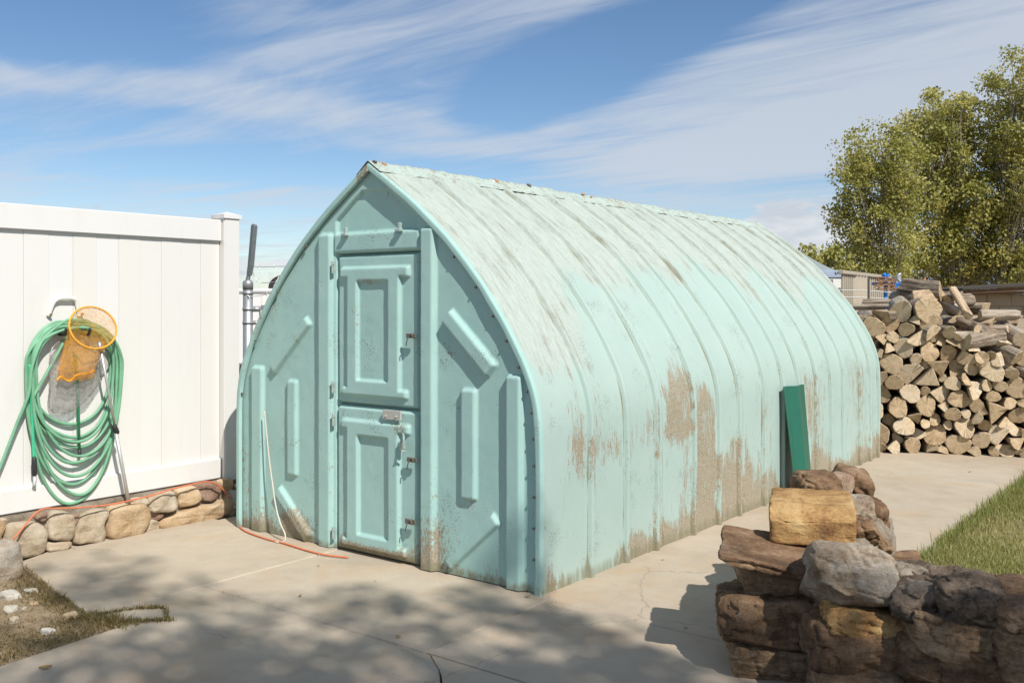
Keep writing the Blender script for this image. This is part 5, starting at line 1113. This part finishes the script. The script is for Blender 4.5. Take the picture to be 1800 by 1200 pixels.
for (ua, va, ub, vb) in ((1551, 485, 1557, 481), (1557, 487, 1563, 483)): add('handle', *tube([pix3(ua, va, BY + .1), pix3(ub, vb, BY + .1)], .018, 8), M_BLUE, bf, bo, True)
add('handle_post', *tube([pix3(1556, 484, BY + .1), pix3(1557, 499, BY + .06)], .012, 6), M_BLUE, bf, bo, True)
rp = random.Random(5); parts = []
for j in range(5):
    pts = [pix3(1536 + rp.uniform(0, 30), 490 + rp.uniform(0, 9), BY - .03)]
    for k_ in range(5): pts.append(pix3(min(1590, max(1532, 1545 + rp.uniform(-8, 30))), 490 + rp.uniform(-3, 20), BY - rp.uniform(.02, .06)))
    parts.append(tube(catmull(pts, .03), .0065, 5))
parts.append(tube(catmull([pix3(1562, 498, BY - .03), pix3(1570, 507, BY - .04), pix3(1580, 505, BY - .04), pix3(1588, 496, BY - .03)], .02), .01, 6))
rope = add('rope', *merge(*parts), plain('brown_rope', (.28, .15, .075), .9, 0, .3, 60, .5), None, pix3(1560, 495, BY)); rope.location = pix3(1560, 495, BY); tag(rope, 'tangled brown rope draped over the blue frame', 'rope')
# field wire fence behind the pile
wf = thing('wire_fence', 'thin wire fence strands running behind the firewood', 'wire fence', *pix3(1525, 531, 11.2)[:2], 0, yard=False); wfo = (*pix3(1525, 531, 11.2)[:2], 0)
for v_a, v_b in ((511, 516), (523, 527)): add('strand', *tube(catmull([pix3(1440, v_a - 2, 11.2), pix3(1525, v_a, 11.2), pix3(1600, v_b, 11.2), pix3(1700, v_b + 4, 11.2)], .1), .0045, 5), M_GALV, wf, wfo)
for u_ in (1527, 1672): add('picket', *tube([(*pix3(u_, 0, 11.2)[:2], -.06), pix3(u_, 490 if u_ < 1600 else 505, 11.2)], .014, 6), M_RUST, wf, wfo)
# grey metal hopper
HY_ = 12.4
hp = thing('metal_hopper', 'grey metal hopper with a curved pipe behind the firewood', 'hopper', *pix3(1612, 531, HY_)[:2], 0, yard=False); hpo = (*pix3(1612, 531, HY_)[:2], 0)
V = [pix3(1592, 500, HY_), pix3(1645, 494, HY_), pix3(1645, 494, HY_ + .5), pix3(1592, 500, HY_ + .5), pix3(1604, 530, HY_ + .1), pix3(1650, 530, HY_ + .1), pix3(1650, 530, HY_ + .4), pix3(1604, 530, HY_ + .4)]
add('bin', V, [[0, 1, 5, 4][::-1], [1, 2, 6, 5], [2, 3, 7, 6], [3, 0, 4, 7], [4, 5, 6, 7]], plain('dark_grey_sheet', (.16, .15, .14), .5, .4, .2), hp, hpo)
add('funnel', [pix3(1595, 504, HY_ - .08), pix3(1614, 503, HY_ - .08), pix3(1603, 511, HY_ - .08), pix3(1604, 505, HY_ + .02)], [[0, 2, 1], [0, 1, 3], [1, 2, 3], [2, 0, 3]], M_ALU, hp, hpo)
add('lid', *box(pix3(1588, 0, HY_)[0], pix3(1622, 0, HY_)[0], HY_ - .02, HY_ + .5, pix3(0, 500, HY_)[2], pix3(0, 496, HY_)[2], .004), M_ALU, hp, hpo)
add('pipe', *tube(catmull([pix3(1584, 496, HY_), pix3(1577, 490, HY_), pix3(1579, 483, HY_), pix3(1584, 481, HY_)], .02), .02, 8), M_GALV, hp, hpo, True)
add('rusty_stake', *box(pix3(1617, 0, HY_)[0], pix3(1621, 0, HY_)[0], HY_ - .12, HY_ - .06, 0, pix3(0, 489, HY_)[2], .004), plain('orange_rust', (.42, .19, .08), .8), hp, hpo)
add('duct', *box(pix3(1604, 0, HY_)[0], pix3(1613, 0, HY_)[0], HY_ + .52, HY_ + .7, 0, pix3(0, 483, HY_)[2], .005), M_GALV, hp, hpo)
# low block building with brown roof edge
QY = 16.0
bd = thing('block_building', 'low tan block building with a flat brown roof edge behind the firewood', 'building', *pix3(1760, 531, QY)[:2], 0, yard=False); qo = (*pix3(1760, 531, QY)[:2], 0)
bd.rotation_euler = (0, 0, 0); xl, xr_ = pix3(1690, 0, QY)[0], pix3(1900, 0, QY)[0]
zwt = pix3(0, 517, QY)[2]; M_BLOCK = plain('tan_concrete_block', (.36, .30, .22), .9, 0, .18, 9, .5)
add('wall', *box(xl + .03, xr_, QY + .02, QY + 3, -.06, zwt), plain('block_mortar', (.30, .26, .20), .95), bd, qo)
bw, bh = .40, .20; bv, bfc = box(-bw / 2 + .004, bw / 2 - .004, 0, .06, .004, bh - .004, .006); bme = mesh_of('block', bv, bfc); bme.materials.append(M_BLOCK)
row = 0; z = zwt - bh
while z > zwt - 1.0:
    x = xl + .03 + bw / 2 + (bw / 2 if row % 2 else 0)
    while x < xr_ - .2: o = bpy.data.objects.new('block', bme); COL.objects.link(o); o.parent = bd; o.location = np.array((x, QY + .005 + .004 * math.sin(x * 9 + row), z)) - np.array(qo); x += bw
    z -= bh; row += 1
V = [];  zr0 = pix3(0, 508, QY)[2]; zr1 = pix3(0, 497, QY - .3)[2]
M_ROOFEDGE = plain('brown_roof_board', (.16, .095, .055), .8, 0, .3, 10, .4); M_SHEETW = plain('pale_flashing', (.55, .56, .58), .5, .2)
xL, xR = pix3(1678, 0, QY)[0], xr_ + .3
def slope_box(x0_, x1_, y0_, y1_, zb_, zt_a, zb2, zt_b): return [(x0_, y0_, zb_), (x1_, y0_, zb2), (x1_, y1_, zb2), (x0_, y1_, zb_), (x0_, y0_, zt_a), (x1_, y0_, zt_b), (x1_, y1_, zt_b), (x0_, y1_, zt_a)], [[3, 2, 1, 0], [4, 5, 6, 7], [0, 1, 5, 4], [1, 2, 6, 5], [2, 3, 7, 6], [3, 0, 4, 7]]
zz_ = lambda v: pix3(0, v, QY - .35)[2]
add('fascia', *slope_box(xL, xR, QY - .35, QY - .28, zz_(516), zz_(510), zz_(505), zz_(496)), M_ROOFEDGE, bd, qo)
add('roof', *slope_box(xL - .05, xR + .05, QY - .40, QY + 3.2, zz_(510) + .003, zz_(507), zz_(496) + .003, zz_(491)), M_DARKVOID, bd, qo)
add('soffit_board', *slope_box(xL + .05, xR, QY - .25, QY + .0, zz_(520), zz_(517), zz_(511), zz_(507)), plain('weathered_timber', (.23, .15, .09), .9, 0, .3), bd, qo)
add('flashing', *slope_box(xl, xr_, QY - .04, QY - .005, zwt - .01, zwt + .03, zwt + .02, zwt + .06), M_SHEETW, bd, qo)
